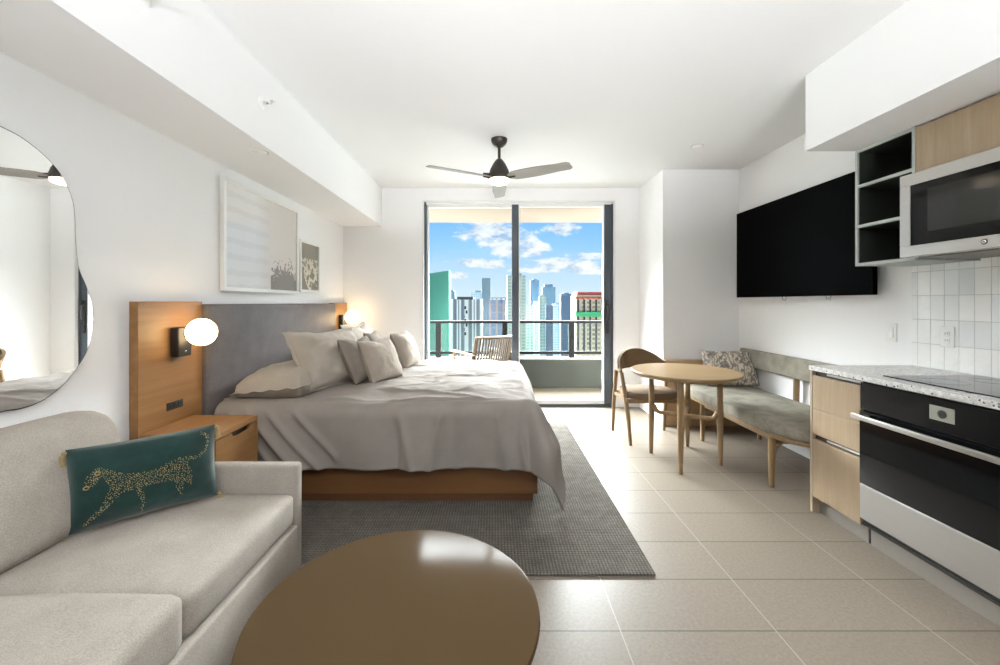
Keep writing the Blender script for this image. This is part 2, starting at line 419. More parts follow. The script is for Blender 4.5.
# sliding door
d = thing('door_1', ((D0 + D1) / 2, YB + .08, 0), kind='structure')
y0, y1 = YB + .03, YB + .14
fr = MB().box((D0, y0, 0), (D0 + .028, y1, DT), .003).box((D1 - .03, y0, 0), (D1, y1, DT), .003)
fr.build('jamb', MAT['darkframe'], d)
B((D0, y0, DT - .03), (D1, y1, DT), .003).build('head_track', MAT['white_al'], d)
B((D0, y0 - .02, 0), (D1, y1 + .01, .028), .004).build('sill_track', MAT['darkframe'], d)
def panel(xa, xb, yy, sl, sr_, matl, matr):
    MBL = MB().box((xa, yy - .02, .03), (xa + sl, yy + .02, DT - .03), .003); l = MBL.build('stile', matl, d)
    B((xb - sr_, yy - .02, .03), (xb, yy + .02, DT - .03), .003).build('stile', matr, d)
    B((xa + sl, yy - .018, .03), (xb - sr_, yy + .018, .085), .003).build('bottom_rail', MAT['white_al'], d)
    B((xa + sl, yy - .018, DT - .06), (xb - sr_, yy + .018, DT - .03), .003).build('top_rail', MAT['white_al'], d)
    B((xa + sl, yy - .004, .08), (xb - sr_, yy + .004, DT - .055)).build('glass_pane', MAT['glass'], d)
panel(D0 + .028, .30, YB + .10, .02, .07, MAT['white_al'], MAT['darkframe'])
panel(.225, D1 - .03, YB + .055, .085, .085, MAT['darkframe'], MAT['darkframe'])
B((.312, YB + .03, .03), (.322, YB + .078, DT - .03), .002).build('edge_strip', MAT['white_al'], d)
B((D1 - .128, YB + .03, .03), (D1 - .113, YB + .078, DT - .03), .002).build('edge_strip', MAT['white_al'], d)
hd = MB().tube([(1.43, YB + .03, 1.08), (1.43, YB - .01, 1.10), (1.43, YB - .01, 1.26), (1.43, YB + .03, 1.28)], .011, 10)
hd.box((1.41, YB + .02, .92), (1.45, YB + .038, 1.34), .006)
hd.build('door_handle', MAT['black'], d)

# ------------------------------------------------------------------ balcony
BY = 6.46
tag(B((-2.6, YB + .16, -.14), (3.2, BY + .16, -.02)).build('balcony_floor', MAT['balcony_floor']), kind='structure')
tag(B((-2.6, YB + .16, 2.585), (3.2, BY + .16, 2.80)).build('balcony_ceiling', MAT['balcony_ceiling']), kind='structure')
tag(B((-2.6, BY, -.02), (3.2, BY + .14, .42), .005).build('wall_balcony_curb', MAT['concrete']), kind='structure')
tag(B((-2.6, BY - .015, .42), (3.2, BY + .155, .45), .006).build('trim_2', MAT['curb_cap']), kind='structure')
rl = thing('balcony_railing', (.3, BY + .06, .45), 'dark metal balcony railing with hazy glass panels on a low curb', 'railing')
B((-2.6, BY + .02, .985), (3.2, BY + .10, 1.025), .008).build('top_rail', MAT['rail_metal'], rl)
B((-2.6, BY + .035, .50), (3.2, BY + .085, .545), .006).build('bottom_rail', MAT['rail_metal'], rl)
PX = [-1.95, -.87, .17, 1.215, 2.26]
for x in PX:
    B((x - .042, BY + .02, .45), (x + .042, BY + .095, .985), .005).build('post', MAT['rail_metal'], rl)
for a, b in zip([-2.6] + PX, PX + [3.2]):
    B((a + .043, BY + .054, .545), (b - .043, BY + .066, .985)).build('glass_panel', MAT['rail_glass'], rl)

def balcony_chair(loc, rz, label):
    c = thing('balcony_chair', loc, label, 'chair', rz=rz)
    for sx in (-1, 1):
        for yy, zt in ((-.28, .62), (.26, .64)):
            MB().tube([(sx * .30, yy, 0), (sx * .31, yy + .01, zt)], [.018, .02], 10).build('leg', MAT['teak'], c, 40, True)
        MB().bar((sx * .31, -.33, .635), (sx * .31, .31, .625), .06, .028, side=(0, 0, 1), bev=.008).build('armrest', MAT['teak'], c, 40, True)
    s = MB().box((-.29, -.28, .30), (.29, .27, .345), .01); s.build('seat_frame', MAT['teak'], c, 40, True)
    MB().box((-.27, -.29, .345), (.27, .24, .44), .035, 4).build('seat_cushion', MAT['cushion'], c, 60, True)
    # backrest frame and vertical straps, leaning back and curved
    def bp(u, v): return Vector((u * .29, .24 + .14 * v - .06 * u * u, .36 + .50 * v))
    f = MB().tube([bp(-1, k / 8) for k in range(9)] + [bp(-1 + k / 8, 1) for k in range(1, 16)] + [bp(1, 1 - k / 8) for k in range(9)], .020, 10)
    f.build('back_frame', MAT['teak'], c, 40, True)
    st = MB()
    for k in range(15):
        u = -.92 + 1.84 * k / 14
        for half in (0,):
            pts = [bp(u, .06 + .94 * q / 6) for q in range(7)]
            st.tube(pts, .014, 6)
    st.build('straps', MAT['wicker'], c, 60, True)
    return c
balcony_chair((-.16, 5.88, -.02), R(212), 'tan strap-back wooden chair standing out on the balcony')

# ------------------------------------------------------------------ headboard
hb = thing('headboard', (XL + .05, 3.665, .0), 'long wall headboard with grey padded centre and amber wood wings', 'headboard')
B((XL + .003, 2.14, 0), (XL + .05, 2.61, 1.315), .002).build('wood_panel', MAT['oak'], hb)
B((XL + .003, 4.725, 0), (XL + .05, YB - .006, 1.305), .002).build('wood_panel', MAT['oak'], hb)
B((XL + .003, 2.612, 0), (XL + .085, 4.723, 1.300), .018, 4).build('padded_panel', MAT['leather'], hb, 50)
FXF = XL + .05
def sconce(y, z, label):
    s = thing('wall_sconce', (FXF, y, z), label, 'wall lamp')
    B((FXF, y - .052, z - .085), (FXF + .05, y + .052, z + .085), .008, 3).build('backplate', MAT['black'], s, 40)
    B((FXF + .05, y - .006, z - .062), (FXF + .054, y + .006, z - .050), .002).build('switch', MAT['chrome'], s, 40)
    MB().tube([(FXF + .045, y + .015, z + .045), (FXF + .075, y + .015, z + .05)], .022, 16).build('collar', MAT['bronze'], s, 40)
    MB().sphere((FXF + .13, y + .02, z + .055), .079, 36, 20).build('globe', MAT['opal'], s, 180)
    return s
sconce(2.40, 1.083, 'black wall lamp with lit opal globe on the near wood headboard wing')
sconce(4.955, 1.078, 'black wall lamp with lit opal globe beyond the bed, by the back wall')
o = thing('power_outlet', (FXF, 2.385, .722), 'black double power outlet set in the amber wood panel', 'outlet')
B((FXF, 2.325, .700), (FXF + .004, 2.445, .744), .0015).build('plate', MAT['black'], o)
for yy in (2.352, 2.385, 2.418):
    B((FXF + .004, yy - .011, .709), (FXF + .006, yy + .011, .735), .0008).build('socket', MAT['bronze'], o)

# nightstand
ns = thing('nightstand', (-1.63, 2.35, .30), 'floating amber wood nightstand with a scooped drawer pull', 'nightstand')
NX, NY0, NY1, NZ = -1.44, 2.145, 2.53, .625
c = MB().box((FXF + .002, NY0, NZ - .03), (NX, NY1, NZ), .003).box((FXF + .002, NY0, .30), (NX - .022, NY0 + .02, NZ - .03)).box((FXF + .002, NY1 - .02, .30), (NX - .022, NY1, NZ - .03)).box((FXF + .002, NY0, .28), (NX - .022, NY1, .30))
c.build('carcass', MAT['oak'], ns)
n = 18
pts = [(NY0 + .003, .285), (NY1 - .003, .285), (NY1 - .003, NZ - .033)]
ym = (NY0 + NY1) / 2 + .03
for k in range(n + 1):
    u = 1 - 2 * k / n
    pts.append((ym + u * .09, NZ - .033 - .03 * math.sqrt(max(0, 1 - u ** 4))))
pts.append((NY0 + .003, NZ - .033))
MB().prism(pts, 0, .02, 0, mat=frame((NX - .02, 0, 0), (0, 1, 0), (0, 0, 1))).build('drawer_front', MAT['oak'], ns)
B((NX - .05, NY0 + .03, .52), (NX - .03, NY1 - .03, NZ - .032)).build('pull_recess', MAT['channel'], ns)

# ------------------------------------------------------------------ bed
bd = thing('bed', (-.75, 3.67, 0), 'king platform bed with amber wood base', 'bed')
BX0, BX1, BY0, BY1 = -1.797, .285, 2.705, 4.635
MB().box((BX0, BY0, .062), (BX1, BY1, .30), .004).build('platform', MAT['oak_base'], bd)
MB().box((BX0, BY0 + .012, .0135), (BX1 - .03, BY1 - .03, .062)).build('plinth', wood('plinth_wood', sr(84, 54, 30), sr(104, 68, 40), 'X'), bd)
MB().box((BX0 + .01, BY0 + .03, .30), (BX1 - .03, BY1 - .03, .60), .05, 4).build('mattress', MAT['mattress'], bd, 60)

MX0, MX1, MY0, MY1, MZ = -1.79, .22, 2.74, 4.60, .645
def duvet_pt(x, y):
    """cloth of rectangular outline laid over the mattress; x,y flat coordinates"""
    dx = max(0, x - MX1); dy = (MY0 - y) if y < MY0 else ((y - MY1) if y > MY1 else 0.0)
    sy = -1 if y < MY0 else 1
    d = math.hypot(dx, dy)
    cx, cy = min(x, MX1), min(max(y, MY0), MY1)
    # puffy top
    ex = min(1, (MX1 - cx) / .35 + .0); ey = min(1, min(cy - MY0, MY1 - cy) / .35)
    puff = .055 * smooth01(min(ex, 1)) * .5 + .055 * smooth01(ey) * .5
    nz = noise.fractal(Vector((cx * 2.1, cy * 2.6, 0.3)), 1.0, 2.0, 4) * .017
    nz += .011 * math.sin(9 * cy + 3.5 * noise.noise(Vector((cx * 1.7, cy * 1.2, 4))) + 2 * cx) * smooth01((cx + 1.1) / .5)
    nz += .014 * (abs(noise.noise(Vector((cx * 3.2 + 1.5, cy * 5.0, 2.2)))) ** .6 - .5)
    w1 = noise.noise(Vector((cx * 1.3 + 5, cy * 3.0, 9.1)))
    nz += .013 * (1 - abs(math.sin(3.2 * cy + 2.4 * cx + 3.0 * w1))) ** 4 * smooth01((cx + 1.2) / .4)
    nz += .010 * (1 - abs(math.sin(7.5 * cy - 1.6 * cx + 4.0 * w1 + 1))) ** 5 * smooth01((cx + 1.2) / .4)
    z = MZ + puff + nz
    if d <= 0: return Vector((cx, cy, z))
    ux, uy = dx / d, dy / d * sy
    r = .09
    if d < r * PI / 2:
        a = d / r; off = r * math.sin(a); drop = r * (1 - math.cos(a))
    else:
        off = r; drop = r + d - r * PI / 2
    k = smooth01(drop / .3)
    per = (x if dy > 0 and dx == 0 else (y if dx > 0 and dy == 0 else 0))
    ang = math.atan2(uy * sy, ux)
    corner = dx > 0 and dy > 0
    off += .012 * k + .06 * drop
    # folds
    s1 = cx * 1.0 + cy * .9 if not corner else MX1 + MY0 * .9
    q = x * .8 - drop * .9
    fold = .020 * math.sin(11 * (x - drop * .55 * (1 if x < -.6 else .15)) + 3 * noise.noise(Vector((x * 1.3, y * 1.3, 7)))) * k
    fold += .012 * noise.noise(Vector((x * 3.1, y * 3.1 + drop * 2, 1.7))) * k
    if dy > 0 and x > -.9:                        # creases running down from the top edge
        for c0, am, sl in ((-.62, .018, .25), (-.33, .026, -.18), (-.20, .016, -.10), (.02, .024, .12), (.13, .02, .2)):
            fold += am * math.exp(-((x - c0 - sl * drop) / .028) ** 2) * smooth01(drop / .1)
    if x < -1.0 and dy > 0:                       # swept diagonal creases near the head
        tt = (x + 1.62) - drop * .95
        for c0, am in ((0.0, .030), (.13, .022), (.30, .02), (-.12, .018)):
            fold += am * math.exp(-((tt - c0) / .022) ** 2) * smooth01(drop / .12)
    if corner:
        fold += (.035 * math.sin(ang * 6 + .6) + .03) * k * math.sin(2 * ang)
        off += .13 * k * math.sin(2 * ang)
    off += fold
    zz = max(MZ - drop + .015 + nz * .6 * max(0, 1 - drop / .2), .03)
    if corner: zz = max(zz, .026)
    return Vector((cx + ux * off, cy + uy * off, zz))
UX0, UX1, UY0, UY1 = MX0, MX1 + .50, MY0 - .455, MY1 + .455
mb = MB().grid(lambda u, v: duvet_pt(UX0 + (UX1 - UX0) * u, UY0 + (UY1 - UY0) * v), 220, 220)
dv = mb.build('duvet', MAT['bed'], None, 180)
sm = dv.modifiers.new('thick', 'SOLIDIFY'); sm.thickness = .014; sm.offset = -1
tag(dv, 'rumpled pale taupe linen duvet draped over the bed', 'duvet')
def duvet_z(x, y): return duvet_pt(x, y).z

def pillow_mb(w, h, t, seed, mat, n=30, pinch=.07, flange=0.0, wr=.012, dip=0.0, puff=.46):
    mb = MB()
    def fn(side):
        def f(a, b):
            u, v = 2 * a - 1, 2 * b - 1
            x = w / 2 * u * (1 - pinch * (1 - v * v)); y = h / 2 * v * (1 - pinch * (1 - u * u))
            e = max(0, (1 - abs(u) ** 2.4) * (1 - abs(v) ** 2.4))
            z = side * t / 2 * e ** puff
            if dip and v > 0: y -= dip * h * max(0, 1 - abs(u) * 1.5) * v
            q = noise.noise(Vector((u * 1.6 + seed, v * 1.6, side * 3 + seed)))
            q2 = abs(noise.noise(Vector((u * 3 + seed * 2, v * 3.4 - u, side + seed)))) - .25
            z += (q * wr + q2 * wr * 1.3) * e ** .4 * side
            z += .004 * math.sin(9 * u + seed) * (1 - e) * (1 if flange else .4)
            return Vector((x, y, z))
        return f
    mb.grid(fn(1), n, n)
    k = len(mb.v); m2 = MB().grid(fn(-1), n, n)
    mb.add(m2.v, [tuple(reversed(f)) for f in m2.f])
    if flange:
        fl_ = MB()
        m = 24; ring = []
        prm = [(-1 + 2 * i / m, -1) for i in range(m)] + [(1, -1 + 2 * i / m) for i in range(m)] + [(1 - 2 * i / m, 1) for i in range(m)] + [(-1, 1 - 2 * i / m) for i in range(m)]
        for (u, v) in prm:
            x = w / 2 * u * (1 - pinch * (1 - v * v)); y = h / 2 * v * (1 - pinch * (1 - u * u))
            if dip and v > 0: y -= dip * h * max(0, 1 - abs(u) * 1.5) * v
            wob = .006 * math.sin(14 * (u - v) + seed)
            ring.append((Vector((x * .985, y * .985, 0)), Vector((x + flange * (u if abs(u) == 1 else u * .9), y + flange * (v if abs(v) == 1 else v * .9), wob))))
        q = len(ring); vs = []
        for a, b in ring:
            vs += [a + Vector((0, 0, .004)), b + Vector((0, 0, .002)), b - Vector((0, 0, .002)), a - Vector((0, 0, .004))]
        fs = []
        for i in range(q):
            j = (i + 1) % q
            for c_ in range(3): fs.append((4 * i + c_, 4 * i + c_ + 1, 4 * j + c_ + 1, 4 * j + c_))
        mb.add(vs, fs)
    mb.v = [mat @ v for v in mb.v]
    return mb
def clear_duvet(mb, gap=.006):
    """let the pillow sink onto, never through, the duvet top"""
    for v in mb.v:
        if MX0 < v.x < MX1 and MY0 < v.y < MY1:
            z = duvet_z(v.x, v.y) + gap
            if v.z < z: v.z = z
    return mb
def put_pillow(name, label, cat, w, h, t, seed, origin, xdir, ydir, mat, group=None, **kw):
    mb = clear_duvet(pillow_mb(w, h, t, seed, frame(origin, xdir, ydir), **kw))
    return tag(mb.build(name, mat, None, 180), label, cat, group)
# sleeping pillows lying flat, shams leaning on them, small cushions in front
put_pillow('sleeping_pillow', 'flat stone-coloured sleeping pillow beside the nightstand, nearest the camera', 'pillow', .78, .46, .29, 1.3, (-1.50, 3.13, .728), (.0, 1, .0), (1, 0, .10), MAT['sham'], flange=.014, pinch=.015, puff=.30)
put_pillow('sleeping_pillow', 'flat pale sleeping pillow at the far side of the bed, mostly hidden', 'pillow', .78, .46, .29, 7.1, (-1.50, 4.14, .728), (.0, 1, .0), (1, 0, .10), MAT['sham'], flange=.014, pinch=.015, puff=.30)
put_pillow('sham_pillow', 'large creased oat linen sham leaning above the near flat pillow', 'pillow', .62, .45, .23, 2.2, (-1.25, 3.20, .885), (.46, .9, .0), (-.45, .25, .86), MAT['sham'], flange=.022, wr=.026, dip=.05, pinch=.04)
put_pillow('sham_pillow', 'large pale sham pillow leaning at the far side of the bed', 'pillow', .66, .46, .19, 5.2, (-1.26, 4.08, .890), (.0, 1, .0), (-.50, 0, .86), MAT['sham'], flange=.025, wr=.02, dip=.08)
put_pillow('throw_cushion', 'darker taupe square cushion tucked behind the nearest light cushion', 'cushion', .40, .37, .17, 3.7, (-1.045, 3.27, .865), (.26, 1, 0), (-.42, .10, .9), MAT['taupe'], dip=.08)
put_pillow('throw_cushion', 'darker taupe cushion showing just one corner in the middle of the bed', 'cushion', .42, .38, .15, 9.4, (-1.06, 3.80, .875), (-.05, 1, 0), (-.42, 0, .9), MAT['taupe'], dip=.08)
put_pillow('throw_cushion', 'light taupe square cushion at the front of the near pillow stack', 'cushion', .40, .36, .18, 4.9, (-.895, 3.29, .855), (.36, 1, 0), (-.38, .15, .9), MAT['cushion'], dip=.07)
put_pillow('throw_cushion', 'light taupe square cushion standing furthest toward the window', 'cushion', .40, .36, .19, 6.6, (-.86, 4.02, .86), (.12, 1, 0), (-.40, 0, .9), MAT['cushion'], dip=.07)

# ------------------------------------------------------------------ rug
g = MB().box((-1.62, 1.985, 0.001), (.775, 4.50, .013), .004)
tag(g.build('area_rug', rug_mat()), 'grey woven wool rug under the bed', 'rug')

# ------------------------------------------------------------------ sofa
sf = thing('sofa', (-1.40, 1.0, 0), 'cream upholstered sofa with loose cushions along the left wall', 'sofa')
SX0, SX1 = XL + .02, -.938
MB().box((SX0, -.20, .03), (SX1 + .012, 1.965, .262), .012, 3).build('base', MAT['sofa'], sf, 50)
MB().box((SX0, 1.966, .03), (SX1 + .006, 2.022, .540), .016, 4).build('arm', MAT['sofa'], sf, 50)
MB().box((SX0, -.30, .03), (SX1 + .018, -.21, .540), .016, 4).build('arm', MAT['sofa'], sf, 50)
MB().box((SX0, -.205, .262), (SX0 + .06, 1.962, .62), .02, 4).build('back_frame', MAT['sofa'], sf, 50)
for yy in (-.15, 1.9):
    for xx in (SX0 + .08, SX1 - .06):
        B((xx - .03, yy - .03, 0 if yy < 1.9 else .0), (xx + .03, yy + .03, .032)).build('foot', MAT['black'], sf)
def puff_box(a, b, bev, crown, seed, slump=0):
    a, b = Vector(a), Vector(b); mb = MB()
    bm = bmesh.new(); bmesh.ops.create_cube(bm, size=1)
    for v in bm.verts: v.co = Vector([(a[i] + b[i]) / 2 + v.co[i] * (b[i] - a[i]) for i in range(3)])
    bmesh.ops.subdivide_edges(bm, edges=bm.edges[:], cuts=18, use_grid_fill=True)
    c = (a + b) / 2; hs = (b - a) / 2
    for v in bm.verts:
        q = v.co - c
        # rounded-box projection
        inner = Vector([max(-hs[i] + bev, min(hs[i] - bev, q[i])) for i in range(3)])
        dd = q - inner
        if dd.length > 1e-6: q = inner + dd.normalized() * min(bev, max(dd.length, 0) if dd.length < bev else bev)
        u = [q[i] / hs[i] for i in range(3)]
        q.z += crown[2] * (1 - u[0] ** 2) * (1 - u[1] ** 2) * (1 if u[2] > 0 else 0) * max(0, u[2])
        q.x += crown[0] * (1 - u[1] ** 4) * (1 - u[2] ** 2) * max(0, u[0])
        q += Vector((1, 0, 1)) * noise.noise((q + c) * 3.3 + Vector((seed, 0, 0))) * .006
        v.co = c + q
    return mb.add_bm(bm)
puff_box((-1.72, 1.260, .262), (SX1, 1.962, .415), .035, (.008, 0, .012), 3).build('seat_cushion', MAT['sofa'], sf, 180)
puff_box((-1.72, .40, .262), (SX1 + .012, 1.255, .444), .035, (.008, 0, .016), 8).build('seat_cushion', MAT['sofa'], sf, 180)
puff_box((-1.72, -.20, .262), (SX1, .395, .42), .035, (.008, 0, .012), 5).build('seat_cushion', MAT['sofa'], sf, 180)
def back_cushion(y0, y1, seed):
    mb = puff_box((-1.80, y0, .405), (-1.585, y1, .825), .075, (.03, 0, .012), seed)
    for v in mb.v: v.x = max(v.x - .15 * (v.z - .41) / .42, XL + .008)      # leans back against the wall
    return mb.build('back_cushion', MAT['sofa'], sf, 180)
back_cushion(.96, 1.915, 2); back_cushion(-.18, .955, 6)

# green lumbar pillow with a beaded leopard
gp = thing('lumbar_pillow', (-1.47, 1.765, .43), 'emerald velvet lumbar pillow with a gold beaded leopard', 'pillow')
ax = Vector((.345, .335, 0)).normalized(); nrm = Vector((ax.y, -ax.x, 0)); up = Vector((0, 0, 1)) - nrm * .22
PW, PH, PT = .49, .315, .13
GM = frame((-1.46, 1.752, .585), ax, up)
pmb = pillow_mb(PW, PH, PT, 3.3, GM, 36, pinch=.035, wr=.006)
for v in pmb.v:
    if v.z < .432 and v.x < SX1: v.z = .432 + (v.z - .432) * .1
pmb.build('velvet_cover', MAT['velvet'], gp, 180)
def pil_z(u, v):
    e = max(0, (1 - abs(u) ** 2.4) * (1 - abs(v) ** 2.4)); z = PT / 2 * e ** .46
    q = noise.noise(Vector((u * 1.6 + 3.3, v * 1.6, 6.3))); q2 = abs(noise.noise(Vector((u * 3 + 6.6, v * 3.4 - u, 4.3)))) - .25
    return z + (q * .006 + q2 * .0078) * e ** .4
caps = [((285, 300), (340, 335), 40, 48), ((340, 335), (500, 312), 48, 36), ((500, 312), (670, 265), 36, 56), ((670, 265), (710, 300), 50, 40),
        ((300, 300), (230, 275), 26, 26), ((215, 280), (175, 320), 30, 30), ((310, 370), (245, 470), 34, 14), ((245, 470), (165, 545), 14, 8),
        ((430, 370), (465, 430), 20, 10), ((465, 430), (455, 490), 10, 6), ((660, 310), (675, 400), 34, 12), ((715, 310), (740, 345), 24, 8),
        ((700, 215), (785, 205), 10, 8), ((785, 205), (845, 165), 8, 9), ((845, 165), (852, 100), 9, 9), ((852, 100), (810, 78), 9, 9)]
TLc, TRc, BRc, BLc = (55, 150), (905, 35), (920, 410), (80, 600)
def inside(px, py):
    for (a, b, ra, rb) in caps:
        vx, vy = b[0] - a[0], b[1] - a[1]; L = vx * vx + vy * vy
        tt = max(0, min(1, ((px - a[0]) * vx + (py - a[1]) * vy) / L))
        if math.hypot(px - a[0] - vx * tt, py - a[1] - vy * tt) < ra + (rb - ra) * tt: return True
    return False
random.seed(5); beads = MB(); npt = []
for i in range(9000):
    a, b = random.random(), random.random()
    px = TLc[0] * (1 - a) * (1 - b) + TRc[0] * a * (1 - b) + BRc[0] * a * b + BLc[0] * (1 - a) * b
    py = TLc[1] * (1 - a) * (1 - b) + TRc[1] * a * (1 - b) + BRc[1] * a * b + BLc[1] * (1 - a) * b
    if not inside(px, py): continue
    X_, Y_ = a * PW, b * PH
    if any((X_ - q[0]) ** 2 + (Y_ - q[1]) ** 2 < .0052 ** 2 for q in npt): continue
    npt.append((X_, Y_))
    u, v = 2 * a - 1, 1 - 2 * b
    x = PW / 2 * u * (1 - .035 * (1 - v * v)); y = PH / 2 * v * (1 - .035 * (1 - u * u))
    r = .0017 if random.random() < .7 else .0024
    bb = MB().sphere((0, 0, 0), r, 6, 4, (1, 1, .6))
    beads.add(bb.v, bb.f, GM @ Matrix.Translation((x, y, pil_z(u, v) + .0005)))
for (ex, ey) in ((212, 276), (157, 347)):         # eyes / muzzle rings
    a = (ex - 55) / 850; b = (ey - (150 - 115 * a)) / 430
    u, v = 2 * a - 1, 1 - 2 * b
    bb = MB().tube([(.008 * math.cos(q * PI / 6), .006 * math.sin(q * PI / 6), 0) for q in range(12)], .0018, 6)
    beads.add(bb.v, bb.f, GM @ Matrix.Translation((PW / 2 * u, PH / 2 * v, pil_z(u, v) + .001)))
beads.build('beaded_leopard', MAT['gold'], gp, 180)
for (u, v) in ((-1, 1), (1, 1), (-1, -1), (1, -1)):
    p0 = GM @ Vector((PW / 2 * u * 1.01, PH / 2 * v * .94, 0))
    ts = MB().sphere(p0 + Vector((0, 0, -.004)), .009, 12, 8)
    zt = max(p0.z - .05, .438) if v < 0 else p0.z - .05
    dirx = ax * (.006 * u)
    ts.lathe([(.004, 0), (.009, -.006), (.008, -.014), (.013, -.042)] if v > 0 else [(.004, 0), (.009, -.003), (.008, -.006), (.012, -.014)], p0 + dirx + Vector((0, 0, -.008)) + nrm * .004, 12)
    ts.build('tassel', plain('tassel_thread', sr(150, 132, 92), .8), gp, 40) if (u, v) == (-1, 1) else ts.build('tassel', bpy.data.materials['tassel_thread'], gp, 40)

# ------------------------------------------------------------------ coffee table
CT = Vector((-.282, 1.215, 0))
ct = thing('coffee_table', CT, 'low round coffee table with a glossy bronze top', 'coffee table')
MB().lathe([(.40, .392), (.412, .396), (.415, .408), (.412, .418), (.405, .420), (1e-3, .4201)], CT, 96).build('tabletop', MAT['coffee'], ct, 30)
MB().lathe([(.27, .0), (.275, .012), (.275, .02), (.10, .03), (.07, .05), (.065, .36), (.12, .392)], CT, 48).build('pedestal', MAT['bronze'], ct, 30)

# ------------------------------------------------------------------ mirror
Ym = lambda px: 1.868 * 415 / (494 - px)
mo = [(0, 126.8), (22.5, 139), (45, 157), (60.9, 176), (71, 197.8), (74, 217), (74.6, 237), (77.8, 267), (85.7, 287), (92, 308), (91.6, 328), (86.8, 349), (76.6, 367), (60.9, 386), (40.6, 400.8), (20.3, 408), (0, 411.6)]
pts = [(Ym(px), 1.31 + (302.5 - py) * Ym(px) / 415) for px, py in mo]
pts += [(1.46, .872), (1.33, .90), (1.20, .98), (1.11, 1.10), (1.075, 1.25), (1.085, 1.42), (1.06, 1.56), (1.09, 1.72), (1.17, 1.86), (1.29, 1.95), (1.43, 1.99)]
def smooth_loop(p, it=4):
    n = len(p); out = []
    for i in range(n):
        a, b, c, d_ = [Vector(p[(i + k - 1) % n]) for k in range(4)]
        for q in range(it):
            t = q / it
            out.append(.5 * ((2 * b) + (c - a) * t + (2 * a - 5 * b + 4 * c - d_) * t * t + (3 * b - a - 3 * c + d_) * t ** 3))
    return out
loop = smooth_loop(pts, 5)
mr = thing('wall_mirror', (XL, 1.53, .87), 'wavy pebble-shaped mirror with a thin black rim on the left wall', 'mirror')
mm, t, p, o_ = new_mat('mirror_silver')
t.set(p.inputs['Base Color'], t.mix(t.new('ShaderNodeTexNoise', {'Scale': 3.0}).outputs[0], (.90, .91, .905), (.92, .93, .925)))
p.inputs['Metallic'].default_value = 1; p.inputs['Roughness'].default_value = .008
MB().prism([(v.x, v.y) for v in loop], 0, .018, mat=frame((XL + .002, 0, 0), (0, 1, 0), (0, 0, 1))).build('mirror_glass', mm, mr)
lp = [Vector((XL + .014, v.x, v.y)) for v in loop]
MB().tube(lp + [lp[0], lp[1]], .0055, 8, False).build('rim', MAT['black'], mr, 60)

# ------------------------------------------------------------------ pictures
def art_mat(kind):
    m, t, p, o = new_mat('art_' + kind)
    tc = t.new('ShaderNodeTexCoord'); sp = t.new('ShaderNodeSeparateXYZ', {0: tc.outputs['Generated']})
    y, z = sp.outputs[1], sp.outputs[2]
    n = t.new('ShaderNodeTexNoise', {'Vector': tc.outputs['Object'], 'Scale': 5.0, 'Detail': 4.0, 'Distortion': 1.2})
    if kind == 'pale':
        base = t.ramp(t.m('ADD', y, t.m('MULTIPLY', n.outputs[0], .12)), [(.40, sr(226, 225, 223)), (.62, sr(212, 207, 202)), (1.0, sr(202, 196, 190))])  # left side lighter: glass reflection put into the colour
        n2 = t.new('ShaderNodeTexNoise', {'Vector': tc.outputs['Object'], 'Scale': 11.0, 'Detail': 3.0, 'Distortion': 2.5})
        low = t.m('SUBTRACT', t.m('ADD', .50, t.m('MULTIPLY', t.m('ABSOLUTE', t.m('SUBTRACT', y, .79)), .55)), z)   # clusters at the lower right
        low = t.m('SUBTRACT', t.m('SUBTRACT', .34, z), t.m('MULTIPLY', t.m('SUBTRACT', .30, t.m('ABSOLUTE', t.m('SUBTRACT', y, .80))), -.3))
        mask = t.m('MULTIPLY', t.m('GREATER_THAN', t.m('ADD', t.m('MULTIPLY', n2.outputs[0], .8), low), .55), t.m('GREATER_THAN', y, .57))
        col = t.mix(mask, base, sr(104, 98, 94))
        rows = t.m('MULTIPLY', t.m('LESS_THAN', y, .55), t.m('GREATER_THAN', t.m('SINE', t.m('ADD', t.m('MULTIPLY', z, 42.0), t.m('MULTIPLY', n.outputs[0], 3.0))), .35))  # painted reflection: pale window stripes mirrored in the picture glass
        col = t.mix(t.m('MULTIPLY', rows, .16), col, sr(150, 152, 156))
    else:
        wv = t.new('ShaderNodeTexWave', {'Vector': tc.outputs['Object'], 'Scale': 9.0, 'Distortion': 12.0, 'Detail': 3.0})
        col = t.mix(t.m('MULTIPLY', t.m('GREATER_THAN', wv.outputs[1], .70), t.m('LESS_THAN', z, .68)), sr(92, 86, 70), sr(206, 200, 178))
        col = t.mix(t.m('MULTIPLY', z, .5), col, sr(136, 130, 112))
    t.set(p.inputs['Base Color'], col); p.inputs['Roughness'].default_value = .6
    p.inputs['Coat Weight'].default_value = 1.0; p.inputs['Coat Roughness'].default_value = .01
    return m
def picture(y0, y1, z0, z1, label, kind, fw=.028):
    q = thing('framed_picture', (XL, (y0 + y1) / 2, z0), label, 'picture')
    m = MB()
    for a, b in (((y0, z0), (y1, z0 + fw)), ((y0, z1 - fw), (y1, z1)), ((y0, z0 + fw), (y0 + fw, z1 - fw)), ((y1 - fw, z0 + fw), (y1, z1 - fw))):
        m.box((XL + .002, a[0], a[1]), (XL + .034, b[0], b[1]), .002)
    m.build('frame', MAT['white_pl'], q)
    B((XL + .006, y0 + fw, z0 + fw), (XL + .022, y1 - fw, z1 - fw)).build('artwork', art_mat(kind), q)
picture(2.848, 3.935, 1.39, 2.182, 'large white-framed pale grey artwork above the bed', 'pale')
picture(3.975, 4.42, 1.411, 1.922, 'small white-framed dark photograph nearer the back wall', 'dark', .026)

